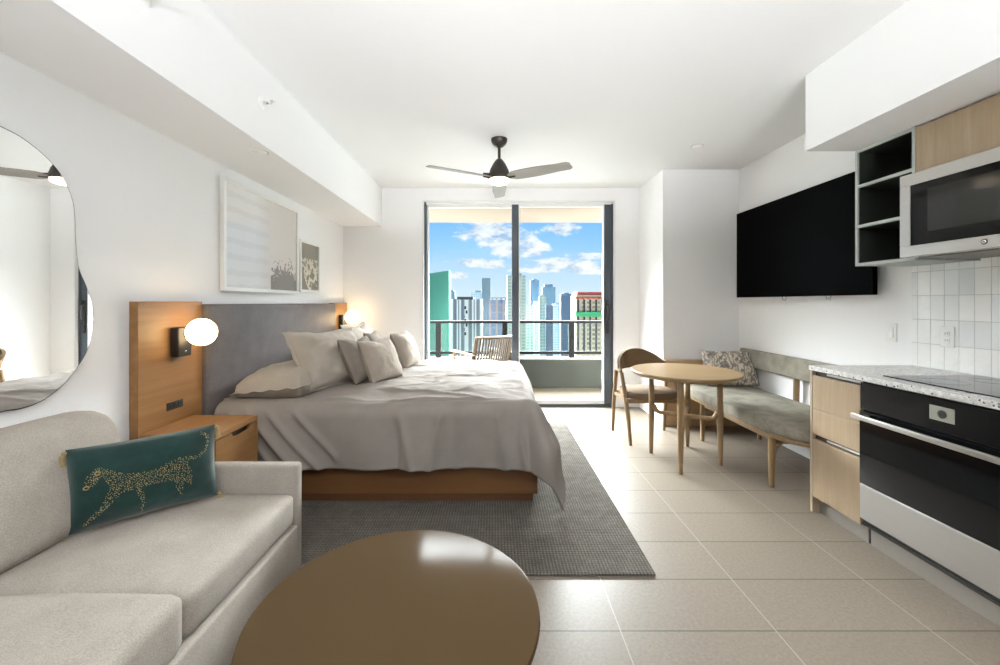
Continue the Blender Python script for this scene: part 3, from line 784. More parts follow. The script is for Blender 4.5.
# ------------------------------------------------------------------ sprinklers and cover plates
def side_sprinkler(y, z, label):
    s = thing('wall_sprinkler', (-1.40, y, z), label, 'sprinkler')
    ry = Matrix.Rotation(R(90), 4, 'Y')
    MB().lathe([(.036, 0), (.036, .004), (.026, .008), (.012, .010)], (-1.40, y, z), 28, ry).build('escutcheon', MAT['white_pl'], s, 40)
    h = MB().lathe([(.010, .008), (.010, .03), (.006, .034)], (-1.40, y, z), 16, ry)
    h.tube([(-1.37, y - .012, z), (-1.345, y - .012, z), (-1.34, y, z), (-1.345, y + .012, z), (-1.37, y + .012, z)], .003, 8)
    h.build('head', MAT['chrome'], s, 40)
    B((-1.345, y - .016, z + .008), (-1.325, y + .016, z + .011), .001).build('deflector', MAT['chrome'], s)
side_sprinkler(2.504, 2.515, 'small sprinkler head on the soffit face above the large picture')
side_sprinkler(1.66, 2.535, 'sprinkler head on the soffit face cut by the photo top edge')
def cover(x, y, z, label, r=.045):
    c = thing('ceiling_cover_plate', (x, y, z), label, 'cover plate')
    MB().lathe([(r, 0), (r, -.003), (r - .005, -.006), (.001, -.007)], (x, y, z), 32).build('disc', MAT['white_pl'], c, 40)
    MB().lathe([(r + .008, 0), (r + .008, -.0015), (r + .002, -.002)], (x, y, z), 32).build('ring', MAT['chrome'], c, 40)
cover(-1.487, 2.63, SF, 'round white cover plate under the left soffit')
cover(1.86, 3.80, H, 'round white cover plate on the ceiling near the column')

# ------------------------------------------------------------------ ceiling fan
FC = Vector((.046, 3.64, 0))
fan = thing('ceiling_fan', (FC.x, FC.y, H), 'dark bronze three-blade ceiling fan with a lit lens', 'ceiling fan')
MB().lathe([(.071, H), (.072, H - .014), (.062, H - .040), (.040, H - .064), (.018, H - .074)], FC, 40).build('canopy', MAT['bronze'], fan, 40)
MB().tube([(FC.x, FC.y, H - .07), (FC.x, FC.y, 2.56)], .013, 16).build('downrod', MAT['bronze'], fan, 40)
MB().lathe([(.016, 2.570), (.030, 2.560), (.055, 2.525), (.080, 2.475), (.094, 2.425), (.096, 2.400), (.094, 2.388)], FC, 48).build('motor_housing', MAT['bronze'], fan, 40)
MB().lathe([(.091, 2.390), (.090, 2.372), (.075, 2.354), (.045, 2.343), (.001, 2.340)], FC, 48).build('lens', MAT['fanlight'], fan, 60)
for k in range(3):
    a = R(89 + 120 * k)
    def bl(side):
        def f(u, v):
            r = .085 + .575 * u
            w_ = (.112 + .026 * math.sin(PI * min(1, u * 1.25))) * (1 if u < .97 else math.sqrt(max(0, 1 - ((u - .97) / .032) ** 2)) * .5 + .5) * (smooth01(u / .12) * .55 + .45)
            s = (v - .5) * w_
            tw = R(15 - 4 * u)
            return Vector((r, s * math.cos(tw), -s * math.sin(tw) * 1.0 + side * .004))
        return f
    m = Matrix.Translation((FC.x, FC.y, 2.402)) @ Matrix.Rotation(a, 4, 'Z')
    mb = MB(); g1 = MB().grid(bl(1), 24, 8); g2 = MB().grid(bl(-1), 24, 8)
    nv = 9 * 25
    mb.add(g1.v, g1.f); mb.add(g2.v, [tuple(reversed(q)) for q in g2.f])
    edge = [j * 25 for j in range(9)] + [8 * 25 + i for i in range(1, 25)] + [j * 25 + 24 for j in range(7, -1, -1)] + [i for i in range(23, 0, -1)]
    for i in range(len(edge)):
        p_, q_ = edge[i], edge[(i + 1) % len(edge)]; mb.f.append((p_, q_, q_ + nv, p_ + nv))
    root = copy_mat = None
    bo = thing('x', (0, 0, 0)) if False else None
    ob = MB(); ob.v = [m @ v for v in mb.v]; ob.f = mb.f
    bld = ob.build('blade', MAT['blade'], fan, 40)
    br = MB().bar(tuple(m @ Vector((.075, 0, .006))), tuple(m @ Vector((.16, 0, .004))), .012, .05, .008, .04, side=(0, 0, 1), bev=.003)
    br.build('blade_iron', MAT['bronze'], bld, 40)

# ------------------------------------------------------------------ television
tv = thing('television', (2.56, 3.57, 1.36), 'large black flat television on the right wall', 'television')
TX = 2.545
B((TX, 2.79, 1.362), (TX + .035, 4.355, 2.237), .004).build('casing', MAT['screen'], tv)
B((TX - .0015, 2.80, 1.378), (TX, 4.345, 2.228)).build('screen', MAT['screen'], tv)
B((TX + .035, 3.2, 1.5), (XR - .001, 3.9, 2.0), .003).build('wall_mount', MAT['black'], tv)
for yy in (3.71, 3.22):
    l_ = MB()
    l_.tube([(TX + .05, yy - .02, 1.40), (TX + .05, yy - .022, 1.345), (TX + .05, yy - .012, 1.325), (TX + .05, yy, 1.335), (TX + .05, yy + .004, 1.35), (TX + .05, yy + .012, 1.328), (TX + .05, yy + .024, 1.34), (TX + .05, yy + .02, 1.40)], .0035, 8)
    l_.build('release_cord', MAT['chrome'], tv, 60)

# ------------------------------------------------------------------ dining table
TC = Vector((1.595, 3.475, 0))
dt = thing('dining_table', TC, 'small round oak dining table on crossed leg frames', 'table')
MB().lathe([(.375, .700), (.40, .703), (.428, .722), (.432, .732), (.430, .739), (.424, .742), (.001, .7421)], TC, 96).build('tabletop', MAT['table_oak'], dt, 25)
LEGS = [(R(61), .345), (R(149), .262), (R(241), .345), (R(329), .262)]
for a, RT in LEGS:
    dr = Vector((math.cos(a), math.sin(a), 0))
    tp = TC + dr * RT + Vector((0, 0, .701)); md = TC + dr * RT + Vector((0, 0, .355)); bt = TC + dr * (RT + .004)
    l = MB().tube([bt, bt.lerp(md, .5), md, md.lerp(tp, .5), tp], [.015, .020, .024, .023, .022], 16)
    l.build('leg', MAT['leg_oak'], dt, 60)
for a, RT in LEGS[:2]:
    dr = Vector((math.cos(a), math.sin(a), 0)); s = MB(); pp = []
    for q in range(-14, 15):
        u = q / 14; lift = .05 * max(0, (abs(u) - .78) / .22) ** 2
        pp.append(TC + dr * u * (RT - .012) + Vector((0, 0, .365 + lift)))
    s.tube(pp, [.017 + .012 * max(0, (abs(q / 14) - .8) / .2) ** 2 for q in range(-14, 15)], 12)
    s.build('stretcher', MAT['leg_oak'], dt, 60)

# ------------------------------------------------------------------ dining chair
dc = thing('dining_chair', (1.48, 4.03, 0), 'oak dining chair with curved brown back tucked behind the round table', 'chair')
for sx in (-1, 1):
    MB().tube([(sx * .262, .225, 0), (sx * .262, .19, .30), (sx * .252, .135, .635)], [.014, .020, .019], 14).build('leg', MAT['leg_oak'], dc, 60, True)
    MB().tube([(sx * .228, -.225, 0), (sx * .240, -.195, .25), (sx * .250, -.13, .45), (sx * .254, -.04, .635)], [.014, .020, .021, .018], 14).build('leg', MAT['leg_oak'], dc, 60, True)
    MB().bar((sx * .243, -.19, .405), (sx * .257, .18, .395), .022, .035, side=(0, 0, 1)).build('side_rail', MAT['leg_oak'], dc, 40, True)
MB().bar((-.24, -.195, .40), (.24, -.195, .40), .04, .022, side=(0, 1, 0)).build('front_rail', MAT['leg_oak'], dc, 40, True)
MB().bar((-.25, .185, .40), (.25, .185, .40), .04, .022, side=(0, 1, 0)).build('rear_rail', MAT['leg_oak'], dc, 40, True)
sp_ = []
for k in range(40):
    q = 2 * PI * k / 40; e = 4.5
    cx, cy = math.cos(q), math.sin(q)
    sp_.append((.236 * math.copysign(abs(cx) ** (2 / e), cx), -.015 + .215 * math.copysign(abs(cy) ** (2 / e), cy)))
MB().prism(sp_, .415, .475, .022, 4).build('seat_cushion', MAT['chair_seat'], dc, 60, True)
def backband():
    mb = MB(); N, Mv = 48, 8
    def pt(u, v, o):
        th = R(-96 + 192 * u)                                  # 0 = rear centre
        c0 = math.cos(th)
        k = smooth01((c0 + .05) / .95)
        x = (.262 + o) * math.sin(th); y = .02 + (.262 + o) * math.cos(th) * 1.0
        kk = max(0, c0) ** 1.15; zb = .628 + .015 * k; zt = .660 + .172 * kk
        z = zb + (zt - zb) * v
        y += .05 * k * (v - .2)
        return Vector((x, y, z))
    vs = []; fs = []
    ring = [(v / Mv, .0) for v in range(Mv + 1)] + [(v / Mv, -.026) for v in range(Mv, -1, -1)]
    for i in range(N + 1):
        for (v, o) in ring: vs.append(pt(i / N, v, o))
    n = len(ring)
    for i in range(N):
        for k in range(n): fs.append((i * n + k, i * n + (k + 1) % n, (i + 1) * n + (k + 1) % n, (i + 1) * n + k))
    fs.append(tuple(range(n))); fs.append(tuple(N * n + k for k in reversed(range(n))))
    return mb.add(vs, fs)
backband().build('backrest', MAT['chair_back'], dc, 60, True)

# ------------------------------------------------------------------ bench
bn = thing('bench', (2.27, 3.5, 0), 'long sage upholstered bench with oak legs under the television', 'bench')
def round_rect(x0, x1, y0, y1, r, n=8):
    p = []
    for (cx, cy, a0, rr) in ((x1 - r[1], y1 - r[1], 0, r[1]), (x0 + r[0], y1 - r[0], 90, r[0]), (x0 + r[2], y0 + r[2], 180, r[2]), (x1 - r[3], y0 + r[3], 270, r[3])):
        for k in range(n + 1):
            a = R(a0 + 90 * k / n); p.append((cx + rr * math.cos(a), cy + rr * math.sin(a)))
    return p
MB().prism(round_rect(1.935, 2.56, 2.64, 4.34, (.10, .03, .30, .03)), .362, .392, .008, 2).build('seat_rail', MAT['leg_oak'], bn, 40)
MB().prism(round_rect(1.925, 2.555, 2.63, 4.345, (.10, .03, .30, .03)), .392, .478, .032, 4).build('seat_cushion', MAT['bench'], bn, 60)
for x, y in ((1.975, 2.95), (1.975, 3.93), (2.545, 2.95), (2.545, 3.98)):
    MB().tube([(x, y, 0), (x, y, .15), (x, y, .362)], [.017, .022, .024], 14).build('leg', MAT['leg_oak'], bn, 60)
for y in (2.95, 3.95):
    s = MB().bar((1.985, y, .325), (2.54, y, .325), .035, .024, side=(0, 1, 0))
    s.tube([(1.985, y, .22), (2.00, y, .28), (2.04, y, .315), (2.10, y, .33)], [.010, .016, .015, .008], 10)
    s.build('cross_rail', MAT['leg_oak'], bn, 40)
MB().bar((1.995, 2.96, .335), (1.995, 3.92, .335), .022, .03, side=(0, 0, 1)).build('front_rail', MAT['leg_oak'], bn, 40)
bk = MB().box((2.565, 2.70, .655), (2.612, 4.345, .840), .02, 4); bk.build('backrest', MAT['bench'], bn, 60)
for y in (2.85, 3.56, 4.2):
    MB().bar((2.590, y, .37), (2.595, y, .70), .045, .022, side=(0, 1, 0)).build('back_post', MAT['leg_oak'], bn, 40)
wp = B((1.805, 4.385, 0), (2.60, YC - .004, .700), .004)
tag(wp.build('low_cabinet', MAT['panel_oak']), 'low plain oak panel cabinet standing against the column behind the bench', 'cabinet')
pm = pillow_mb(.53, .36, .14, 8.2, frame((2.37, 4.17, .652), (1, -.05, 0), (.03, .30, .95)), 28, pinch=.04, wr=.008)
for v in pm.v:
    if v.z < .482: v.z = .482 + (v.z - .482) * .1
    v.x = min(v.x, 2.63)
tag(pm.build('bench_pillow', floral(), None, 180), 'grey and cream floral lumbar pillow at the far end of the bench', 'pillow')

# ------------------------------------------------------------------ kitchen: base unit, worktop, oven, cooktop
KX = 1.992
bc = thing('base_cabinet', (2.30, 2.43, 0), 'pale oak kitchen base cabinet with three drawers, left of the oven', 'cabinet')
m = MB().prism([(KX, 0), (XR - .012, 0), (XR - .012, .884), (KX, .884)], 0, .018, mat=Matrix.Translation((0, 2.616, 0)) @ Matrix.Rotation(R(90), 4, 'X'))
m.build('end_panel', MAT['kitchen_oak_side'], bc)
m = MB().box((KX + .05, 2.257, .0), (XR - .012, 2.597, .03)); m.box((KX + .022, 2.257, .095), (XR - .012, 2.597, .884))
m.build('carcass', MAT['channel'], bc)
B((KX + .045, 2.257, 0), (KX + .055, 2.597, .093)).build('toe_kick', MAT['toe'], bc)
for z0, z1 in ((.652, .855), (.492, .648), (.100, .462)):
    B((KX + .001, 2.258, z0), (KX + .020, 2.596, z1), .0015).build('drawer', MAT['kitchen_oak'], bc)
for z0 in (.470, .868):
    B((KX + .012, 2.258, z0), (KX + .021, 2.50, z0 + .010), .001).build('channel_lip', MAT['steel'], bc)
ov = thing('oven', (2.30, 1.86, .10), 'built-in black glass oven with a stainless handle and lower panel', 'oven')
O0, O1 = 1.490, 2.252
B((KX + .02, O0, .10), (XR - .012, O1, .884)).build('body', MAT['black'], ov)
B((KX - .004, O0, .735), (KX + .02, O1, .878), .002).build('control_panel', MAT['blackglass'], ov)
dr_ = B((KX - .010, O0, .335), (KX + .018, O1, .726), .003).build('door', MAT['blackglass'], ov)
hb_ = MB().box((KX - .068, O0 + .005, .690), (KX - .050, O1 - .008, .716), .004, 3)
for y in (O0 + .05, O1 - .05): hb_.box((KX - .052, y - .012, .694), (KX - .009, y + .012, .712), .002)
hb_.build('handle', MAT['steel'], dr_, 40)
B((KX - .008, O0, .145), (KX + .018, O1, .332), .003).build('lower_panel', MAT['steel'], ov)
v_ = MB().box((KX + .012, O0, .104), (KX + .02, O1, .143), .001); v_.build('vent_recess', MAT['black'], ov)
B((KX - .002, O0, .112), (KX + .012, O1 - .004, .122), .002).build('vent_trim', MAT['bronze'], ov)
dp = B((KX - .0065, 1.790, .782), (KX - .003, 1.893, .846), .001).build('display', plain('grey_display', sr(150, 152, 140), .4), ov)
ry = Matrix.Rotation(R(-90), 4, 'Y')
MB().lathe([(.018, 0), (.018, .004), (.010, .005), (.009, .003), (.001, .003)], (KX - .006, 1.838, .814), 28, ry).build('dial', MAT['black'], dp, 40)
b2 = thing('base_cabinet', (2.30, 1.0, 0), 'pale oak kitchen base cabinet on the near side of the oven', 'cabinet')
MB().box((KX + .06, .50, 0), (XR - .012, O0 - .004, .03)).box((KX + .022, .50, .095), (XR - .012, O0 - .004, .884)).build('carcass', MAT['kitchen_oak_side'], b2)
for z0, z1 in ((.652, .855), (.492, .648), (.100, .462)):
    B((KX + .001, .50, z0), (KX + .020, O0 - .005, z1), .0015).build('drawer', MAT['kitchen_oak'], b2)
tk = thing('toe_kick', (2.04, 1.9, 0), 'grey toe kick strip under the oven', 'toe kick')
B((KX + .045, .5, 0), (KX + .057, 2.243, .094), .001).build('board', MAT['toe'], tk)
wt = MB().box((KX - .005, .5, .886), (2.631, 2.622, .914), .003)
tag(wt.build('worktop', terrazzo()), 'speckled white quartz kitchen worktop over the oven', 'worktop')
ck = thing('cooktop', (2.34, 1.86, .914), 'flat black glass cooktop set on the speckled worktop', 'cooktop')
B((2.085, O0, .9142), (2.59, 2.225, .920), .002).build('glass_top', MAT['cooktop'], ck)
pp_ = plain('pale_print', (.25, .25, .25), .5)
for (x, y, r) in ((2.22, 2.05, .09), (2.22, 1.66, .075), (2.46, 2.05, .075), (2.46, 1.66, .09)):
    MB().tube([(x + r * math.cos(q * PI / 20), y + r * math.sin(q * PI / 20), .9202) for q in range(41)], .0008, 6, False).build('burner_ring', pp_, ck)

# ------------------------------------------------------------------ kitchen: wall units
UX, U0, UB, UT = 2.276, 2.616, 1.538, SF - .001
sh = thing('wall_shelf_unit', (2.45, 2.43, UB), 'sage framed open wall shelf with dark cubbies beside the television', 'shelf unit')
U1 = 2.243; th = .018
f = MB().box((UX, U0 - th, UB), (2.631, U0, UT), .001)
f.build('side_panel', MAT['cab_frame'], sh)
B((UX, U1, UB + th), (2.631, U1 + th, UT - th), .001).build('side_panel', MAT['cab_frame'], sh)
for z, nm in ((UB, 'bottom_panel'), (1.775, 'shelf'), (2.025, 'shelf'), (UT - th, 'top_panel')):
    B((UX, U1 if nm[0] in 'bt' else U1 + th, z), (2.631, U0 - th, z + th), .001).build(nm, MAT['cab_frame'], sh)
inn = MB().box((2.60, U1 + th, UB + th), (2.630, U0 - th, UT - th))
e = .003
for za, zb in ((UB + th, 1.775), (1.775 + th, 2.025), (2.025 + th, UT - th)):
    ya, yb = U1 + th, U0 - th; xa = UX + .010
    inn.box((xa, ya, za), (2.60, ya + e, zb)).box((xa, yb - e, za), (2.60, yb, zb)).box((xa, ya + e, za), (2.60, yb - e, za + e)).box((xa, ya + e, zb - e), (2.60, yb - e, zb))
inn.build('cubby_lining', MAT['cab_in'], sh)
mw = thing('microwave', (2.41, 1.86, 1.55), 'stainless over-the-range microwave with a black glass door', 'microwave')
MXF = 2.190
B((MXF + .03, O0, 1.552), (2.631, 2.241, 1.985)).build('body', MAT['steel'], mw)
fm = MB()
a0, a1, b0, b1 = O0, 2.241, 1.550, 1.987
for (ya, yb, za, zb) in ((a0, a1, b0, b0 + .058), (a0, a1, b1 - .062, b1), (a1 - .055, a1, b0 + .058, b1 - .062), (a0, a0 + .03, b0 + .058, b1 - .062)):
    fm.box((MXF, ya, za), (MXF + .03, yb, zb), .003)
mf = fm.build('door_frame', MAT['steel'], mw)
B((MXF + .004, a0 + .03, b0 + .058), (MXF + .03, a1 - .055, b1 - .062)).build('door_glass', MAT['blackglass'], mw)
B((MXF + .003, 1.62, b0 + .12), (MXF + .004, 2.10, b1 - .10), .0003).build('window_mesh', plain('grey_window', (.009, .010, .0095), .1), mw)
ry = Matrix.Rotation(R(-90), 4, 'Y')
bdg = MB().lathe([(.013, 0), (.013, .002), (.001, .0025)], (MXF, 1.853, 1.582), 24, ry); bdg.build('round_badge', plain('badge_grey', sr(96, 92, 86), .3, .6), mw, 40)
MB().lathe([(.009, .0022), (.0085, .0032), (.0065, .0032), (.006, .0024)], (MXF, 1.853, 1.582), 20, ry).build('badge_mark', MAT['chrome'], mw, 40)
B((MXF + .06, O0 + .05, 1.546), (2.60, 2.20, 1.552), .001).build('vent_grille', MAT['toe'], mw)
uc = thing('wall_cabinet', (2.45, 1.86, 1.99), 'pale oak wall cabinet above the microwave', 'cabinet')
B((UX + .02, O0, 1.99), (2.631, 2.241, UT - .006)).build('carcass', MAT['kitchen_oak_side'], uc)
for ya, yb in ((1.863, 2.240), (O0, 1.860)):
    B((UX, ya, 1.991), (UX + .019, yb, UT - .012), .001).build('door', MAT['kitchen_oak'], uc)

def wall_plate(name, x, y, z, label, cat):
    s = thing(name, (x, y, z), label, cat)
    B((x - .007, y - .037, z - .060), (x, y + .037, z + .060), .003).build('plate', MAT['white_pl'], s, 40)
    return s
s = wall_plate('light_switch', XR, 2.752, 1.112, 'white rocker light switch on the wall left of the tiles', 'switch')
B((XR - .012, 2.752 - .017, 1.112 - .034), (XR - .007, 2.752 + .017, 1.112 + .034), .002).build('rocker', MAT['white_pl'], s)
s = wall_plate('wall_outlet', 2.632, 2.405, 1.110, 'white power outlet on the glossy tile backsplash', 'outlet')
for dz in (-.02, .02):
    q = B((2.632 - .011, 2.405 - .016, 1.110 + dz - .014), (2.632 - .007, 2.405 + .016, 1.110 + dz + .014), .003).build('socket', MAT['white_pl'], s)
    m = MB()
    for dy in (-.006, .006): m.box((2.632 - .0116, 2.405 + dy - .001, 1.110 + dz - .004), (2.632 - .0108, 2.405 + dy + .001, 1.110 + dz + .006))
    m.build('slots', MAT['black'], q)

# ------------------------------------------------------------------ the city beyond
GZ = -105.0
tag(B((-2600, 40, GZ - 2), (2600, 7000, GZ)).build('ground', facade('city_ground', sr(104, 108, 104), sr(70, 84, 74), 60, 60, .6, .6)), kind='structure')
FAC = {  # distance haze is mixed into these facade colours
 'teal': facade('teal_glass', sr(58, 118, 98), sr(46, 104, 88), 4, 3.4, .8, .8, .5),
 'dark': facade('slate_glass', sr(96, 110, 120), sr(70, 84, 96), 4, 3.4, .7, .6),
 'white': facade('white_fins', sr(214, 218, 218), sr(92, 104, 116), 7, 200, .42, .99, .1),
 'grey': facade('grey_glass', sr(150, 160, 164), sr(112, 126, 134), 4, 3.4, .7, .5),
 'brown': facade('brown_frame', sr(122, 108, 98), sr(66, 88, 116), 7, 8, .72, .9, .3),
 'palegreen': facade('pale_green_glass', sr(142, 154, 146), sr(104, 122, 116), 5, 3.6, .66, .6),
 'blue': facade('blue_glass', sr(98, 122, 140), sr(72, 100, 122), 4, 3.4, .8, .7),
 'navy': facade('navy_glass', sr(56, 80, 104), sr(40, 62, 88), 4, 3.4, .8, .6),
 'tan': facade('raw_concrete_floors', sr(190, 170, 142), sr(108, 88, 72), 4.2, 3.6, .5, .55, .5),
 'low': facade('pale_low_rise', sr(218, 220, 214), sr(158, 170, 172), 4.5, 3.6, .5, .45, .5),
 'low2': facade('cream_low_rise', sr(222, 212, 194), sr(150, 156, 156), 5, 3.8, .45, .45, .5),
}
MAT['roof'] = plain('pale_roof', sr(130, 130, 126), .9)
MAT['redroof'] = plain('red_formwork', sr(176, 60, 44), .8)
MAT['net'] = plain('green_netting', sr(60, 150, 96), .8)
MAT['darkband'] = plain('dark_band', sr(40, 40, 44), .7)
TOWERS = []
def tower(px0, px1, pyt, D, fac, label, crown=None, depth=None, slant=0, base=GZ):
    x0 = (px0 - 494) * D / 415; x1 = (px1 - 494) * D / 415; zt = 1.31 + (302.5 - pyt) * D / 415
    dp_ = depth or (x1 - x0) * .9
    t_ = thing('tower_block', ((x0 + x1) / 2, D, base), label, 'building')
    m = MB().box((x0, D, base), (x1, D + dp_, zt)); TOWERS.append((x0 - 4, x1 + 4, D - 4, D + dp_ + 4))
    if slant:
        for v in m.v:
            if abs(v.z - zt) < .01 and v.x < (x0 + x1) / 2: v.z -= slant * D / 415
    m.build('facade', FAC[fac], t_)
    w_ = x1 - x0
    if crown == 'setback':
        B((x0 + w_ * .18, D + 2, zt), (x1 - w_ * .18, D + dp_ * .8, zt + w_ * .22)).build('setback', FAC[fac], t_)
    elif crown == 'mech':
        B((x0 + w_ * .3, D + 3, zt), (x1 - w_ * .2, D + dp_ * .6, zt + w_ * .12)).build('roof_plant', MAT['roof'], t_)
    elif crown == 'band':
        B((x0 + w_ * .2, D - 1.2, zt - w_ * .02), (x1 - w_ * .28, D + dp_ * .5, zt + w_ * .07)).build('roof_band', MAT['darkband'], t_)
        for k in range(6):
            xx = x0 + w_ * (k + .5) / 6
            B((xx - w_ * .018, D - 1.5, base), (xx + w_ * .018, D, zt)).build('fin', MAT['roof'], t_)
        for q in range(7):
            zz = zt - w_ * (.28 + .14 * q); xm = x0 + w_ * (.46 + .05 * math.sin(q * 2.1))
            B((xm - w_ * .03, D - .8, zz - w_ * .05), (xm + w_ * .03, D, zz + w_ * .05)).build('window_bay', MAT['darkband'], t_)
    elif crown == 'site':
        B((x0 + w_ * .05, D + 1, zt), (x1, D + dp_ * .9, zt + w_ * .10)).build('red_top', MAT['redroof'], t_)
        B((x0 - w_ * .02, D - 1, zt - w_ * .12), (x1, D + dp_ * .9, zt - w_ * .07)).build('red_band', MAT['redroof'], t_)
        B((x0 - w_ * .02, D - 1.5, zt - w_ * .72), (x1 + .5, D, zt - w_ * .56)).build('netting', MAT['net'], t_)
        for k in range(5):
            xx = x0 + w_ * (k + .35) / 5
            B((xx - w_ * .03, D - .8, zt - w_ * 1.9), (xx + w_ * .03, D, zt - w_ * .15)).build('column', MAT['darkband'], t_)
    elif crown == 'raw':
        for k in range(5):
            xx = x0 + w_ * k / 4
            B((xx - w_ * .03, D, zt), (xx + w_ * .03, D + 3, zt + w_ * .10)).build('raw_column', FAC['brown'], t_)
        B((x0 - w_ * .02, D - .5, zt + w_ * .10), (x1 + w_ * .02, D + dp_ * .8, zt + w_ * .15)).build('raw_slab', FAC['brown'], t_)
    return t_
tower(428.5, 449, 270.5, 420, 'teal', 'teal green glass tower at the left of the skyline', 'none', slant=3)
tower(424, 431, 286, 620, 'dark', 'dark slate tower peeking from behind the left door jamb', 'mech')
tower(446, 455, 291, 700, 'dark', 'narrow slate tower just right of the teal tower', 'mech')
tower(451, 482, 299, 380, 'white', 'white finned tower with a black roof band', 'band')
tower(471, 484, 292, 760, 'grey', 'grey block behind the white finned tower', 'mech')
tower(482, 490.5, 278, 640, 'dark', 'slim dark grey tower standing above its neighbours')
tower(488, 505.5, 300, 430, 'brown', 'unfinished block with raw brown top floors', 'raw')
tower(507, 526, 275.5, 460, 'palegreen', 'tall pale green tower straddled by the door stile', 'mech')
tower(526, 534, 305, 520, 'palegreen', 'short pale green tower right of the door stile', 'mech')
tower(530.5, 539, 280, 690, 'blue', 'blue glass tower with a flat dark top', 'mech')
tower(534, 540, 301, 500, 'grey', 'thin grey tower below the blue glass tower')
tower(539.5, 546, 296, 480, 'palegreen', 'thin pale tower with a small stepped crown', 'setback')
tower(542.5, 555.5, 287, 660, 'blue', 'broad blue tower with a notched dark crown', 'setback')
tower(546, 553, 305, 450, 'navy', 'low navy block in front of the broad blue tower')
tower(553, 561, 304, 560, 'grey', 'grey block between the broad blue tower and the navy tower', 'mech')
tower(561, 571.5, 294, 520, 'navy', 'square navy glass tower left of the red-topped site', 'mech')
tower(571.5, 577, 307, 700, 'tan', 'small tan block beside the unfinished red-topped tower')
tower(576, 606, 295, 330, 'tan', 'unfinished tan tower with red top and green netting', 'site')
random.seed(11)
low = None
rows = [(1500, 11, 46, 12), (1150, 11, 38, 12), (900, 11, 30, 12), (820, 9, 26, 11), (590, 8, 20, 11), (250, 4, 8, 16)]
boxes = TOWERS[:]
kk = 0
for D, n, hh, wpx in rows:
    for i in range(n):
        pxc = 428 + (i + .5) * 178 / n + random.uniform(-6, 6)
        wd = random.uniform(.7, 1.15) * wpx * D / 415 * 1.5
        hgt = hh * random.uniform(.6, 1.5)
        x = (pxc - 494) * D / 415
        yy = D + random.uniform(-20, 20)
        bx = (x - wd / 2 - 2, x + wd / 2 + 2, yy - 2, yy + wd * .6 + 2)
        if any(bx[0] < q[1] and bx[1] > q[0] and bx[2] < q[3] and bx[3] > q[2] for q in boxes): continue
        boxes.append(bx)
        L = thing('low_rise', (x, yy, GZ), 'pale low-rise block far below, seen through the balcony railing glass', 'building', 'pale low-rise blocks below the skyline')
        W = WM[L.name]
        B((x - wd / 2, yy, GZ), (x + wd / 2, yy + wd * .6, GZ + hgt)).build('facade', FAC['low' if kk % 3 else 'low2'], L)
        B((x - wd * .2, yy + 3, GZ + hgt), (x + wd * .1, yy + wd * .4, GZ + hgt + 3)).build('roof_plant', MAT['roof'], L)
        kk += 1

# ------------------------------------------------------------------ sky
wd = bpy.data.worlds.new('World'); scene.world = wd; wd.use_nodes = True
t = NT(wd.node_tree); t.n.clear()
out = t.new('ShaderNodeOutputWorld'); bg = t.new('ShaderNodeBackground'); t.l.new(bg.outputs[0], out.inputs[0])
tc = t.new('ShaderNodeTexCoord'); sp = t.new('ShaderNodeSeparateXYZ', {0: tc.outputs['Generated']})
x, y, z = sp.outputs
ys = t.m('MAXIMUM', t.m('ABSOLUTE', y), .08)
tx = t.m('DIVIDE', x, ys); tz = t.m('DIVIDE', z, ys)
grad = t.ramp(t.m('MULTIPLY', tz, 3.0), [(0.0, sr(214, 232, 242)), (.2, sr(192, 221, 245)), (.40, sr(150, 202, 248)), (.60, sr(126, 188, 246)), (1.0, sr(110, 172, 238))])
nv = t.new('ShaderNodeCombineXYZ', {0: t.m('MULTIPLY', tx, 1.0), 1: t.m('MULTIPLY', tz, 2.0), 2: 1.0})
n1 = t.new('ShaderNodeTexNoise', {'Vector': nv.outputs[0], 'Scale': 24.0, 'Detail': 6.0, 'Roughness': .6})
n3 = t.new('ShaderNodeTexNoise', {'Vector': nv.outputs[0], 'Scale': 5.0, 'Detail': 3.0})
mask = None; shade = None
for cx, cz, hx, hz in ((-.012, .172, .072, .030), (.035, .145, .07, .034), (.088, .128, .048, .022), (-.04, .096, .066, .010), (-.005, .089, .04, .009), (.166, .178, .042, .015), (.20, .088, .11, .011), (.15, .099, .06, .010), (.24, .075, .09, .008), (.10, .078, .08, .006), (-.085, .066, .022, .009), (.235, .112, .06, .008)):
    a = t.m('POWER', t.m('ABSOLUTE', t.m('DIVIDE', t.m('SUBTRACT', tx, cx), hx)), 2.0)
    rel = t.m('DIVIDE', t.m('SUBTRACT', tz, cz), hz)
    b = t.m('POWER', t.m('ABSOLUTE', rel), 2.0)
    e = t.m('SUBTRACT', 1.0, t.m('ADD', a, b))
    e = t.m('MAXIMUM', e, -3.0)
    mask = e if mask is None else t.m('SMOOTH_MAX', mask, e, .25)
mk = t.m('ADD', t.m('MULTIPLY', mask, .6), t.m('MULTIPLY', t.m('SUBTRACT', n1.outputs[0], .5), 2.6))
mk = t.new('ShaderNodeMapRange', {0: mk, 1: -.25, 2: .5}, interpolation_type='SMOOTHSTEP').outputs[0]
gen = t.new('ShaderNodeMapRange', {0: t.m('ADD', n3.outputs[0], t.m('MULTIPLY', n1.outputs[0], .3)), 1: .72, 2: .95}, interpolation_type='SMOOTHSTEP').outputs[0]
hi = t.new('ShaderNodeMapRange', {0: tz, 1: .22, 2: .35}).outputs[0]
mk = t.m('MAXIMUM', mk, t.m('MULTIPLY', gen, hi))
ccol = t.ramp(n1.outputs[0], [(.34, sr(170, 182, 202)), (.50, sr(228, 234, 240)), (.66, sr(255, 254, 252))])
sky = t.mix(t.m('MULTIPLY', mk, .9), grad, ccol)
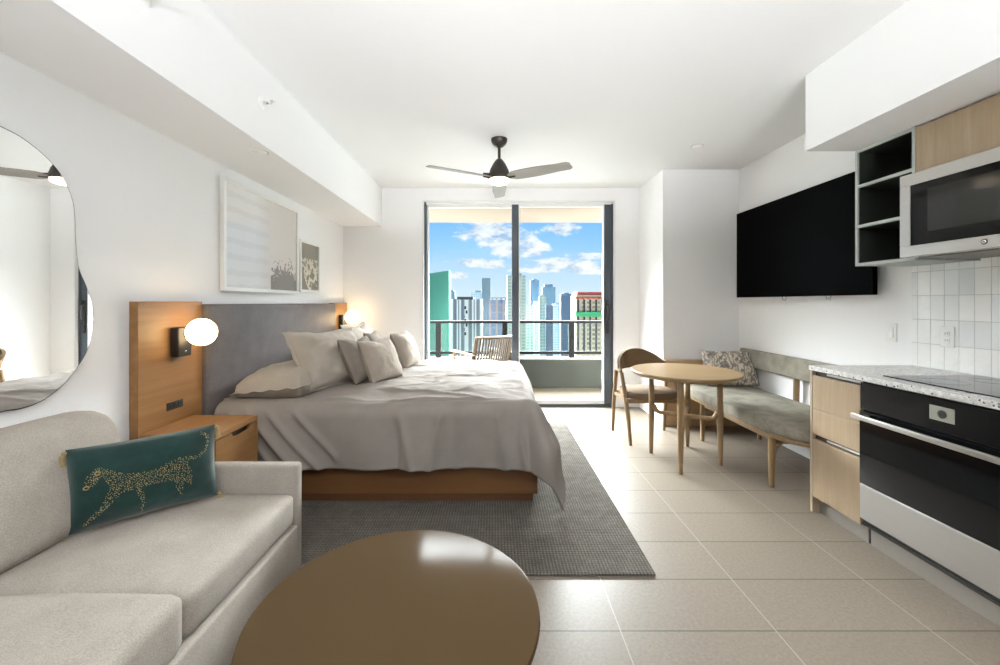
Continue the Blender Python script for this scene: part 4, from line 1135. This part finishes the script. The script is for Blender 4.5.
# added bright band of sky above the view, lights the room through the door
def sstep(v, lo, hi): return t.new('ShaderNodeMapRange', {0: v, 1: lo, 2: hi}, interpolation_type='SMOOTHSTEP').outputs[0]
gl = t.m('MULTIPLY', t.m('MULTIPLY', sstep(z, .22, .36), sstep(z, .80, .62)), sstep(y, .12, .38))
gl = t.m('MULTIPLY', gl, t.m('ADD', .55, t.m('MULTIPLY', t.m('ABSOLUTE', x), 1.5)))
SKY_FILL = 112.0
gv = t.new('ShaderNodeVectorMath', {0: (.95, .98, 1.0)}, operation='SCALE'); t.set(gv.inputs['Scale'], t.m('MULTIPLY', gl, SKY_FILL))
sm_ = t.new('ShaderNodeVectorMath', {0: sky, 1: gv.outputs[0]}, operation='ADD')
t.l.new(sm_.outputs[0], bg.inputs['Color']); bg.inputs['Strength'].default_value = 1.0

# ------------------------------------------------------------------ lights
def light(kind, name, loc, energy, color=(1, 1, 1), rot=None, **kw):
    l = bpy.data.lights.new(name, kind); l.energy = energy; l.color = color
    for k, v in kw.items(): setattr(l, k, v)
    ob = bpy.data.objects.new(name, l); ob.location = loc
    if rot: ob.rotation_euler = rot
    COL.objects.link(ob); return ob
sun = light('SUN', 'sun', (0, 12, 14), 7.0, (1, .95, .88), angle=R(1.2))
sun.rotation_euler = Vector((.16, -.52, -.84)).to_track_quat('-Z', 'Y').to_euler()
for (x_, y_) in ((-.2, -3.3), (.6, -3.3)):  # added fill without a fixture, brightens ceiling and walls from behind the camera
    light('AREA', 'bounce_fill', (x_, y_, .75), 80, (.955, .975, 1.0), rot=(R(130), 0, 0), shape='DISK', size=.5, spread=R(66))

# ------------------------------------------------------------------ camera
cam = bpy.data.cameras.new('Camera'); co = bpy.data.objects.new('Camera', cam); COL.objects.link(co)
cam.sensor_width = 36; cam.sensor_fit = 'HORIZONTAL'; cam.lens = 36 * 415 / 1000
cam.shift_x = 6 / 1000; cam.shift_y = -(332.5 - 302.5) / 1000
cam.clip_start = .05; cam.clip_end = 9000
co.location = (0, 0, 1.31); co.rotation_euler = (R(90), 0, 0)
scene.camera = co
vs = scene.view_settings
vs.view_transform = 'Standard'; vs.look = 'None'; vs.gamma = 1; vs.exposure = .24; vs.use_curve_mapping = False
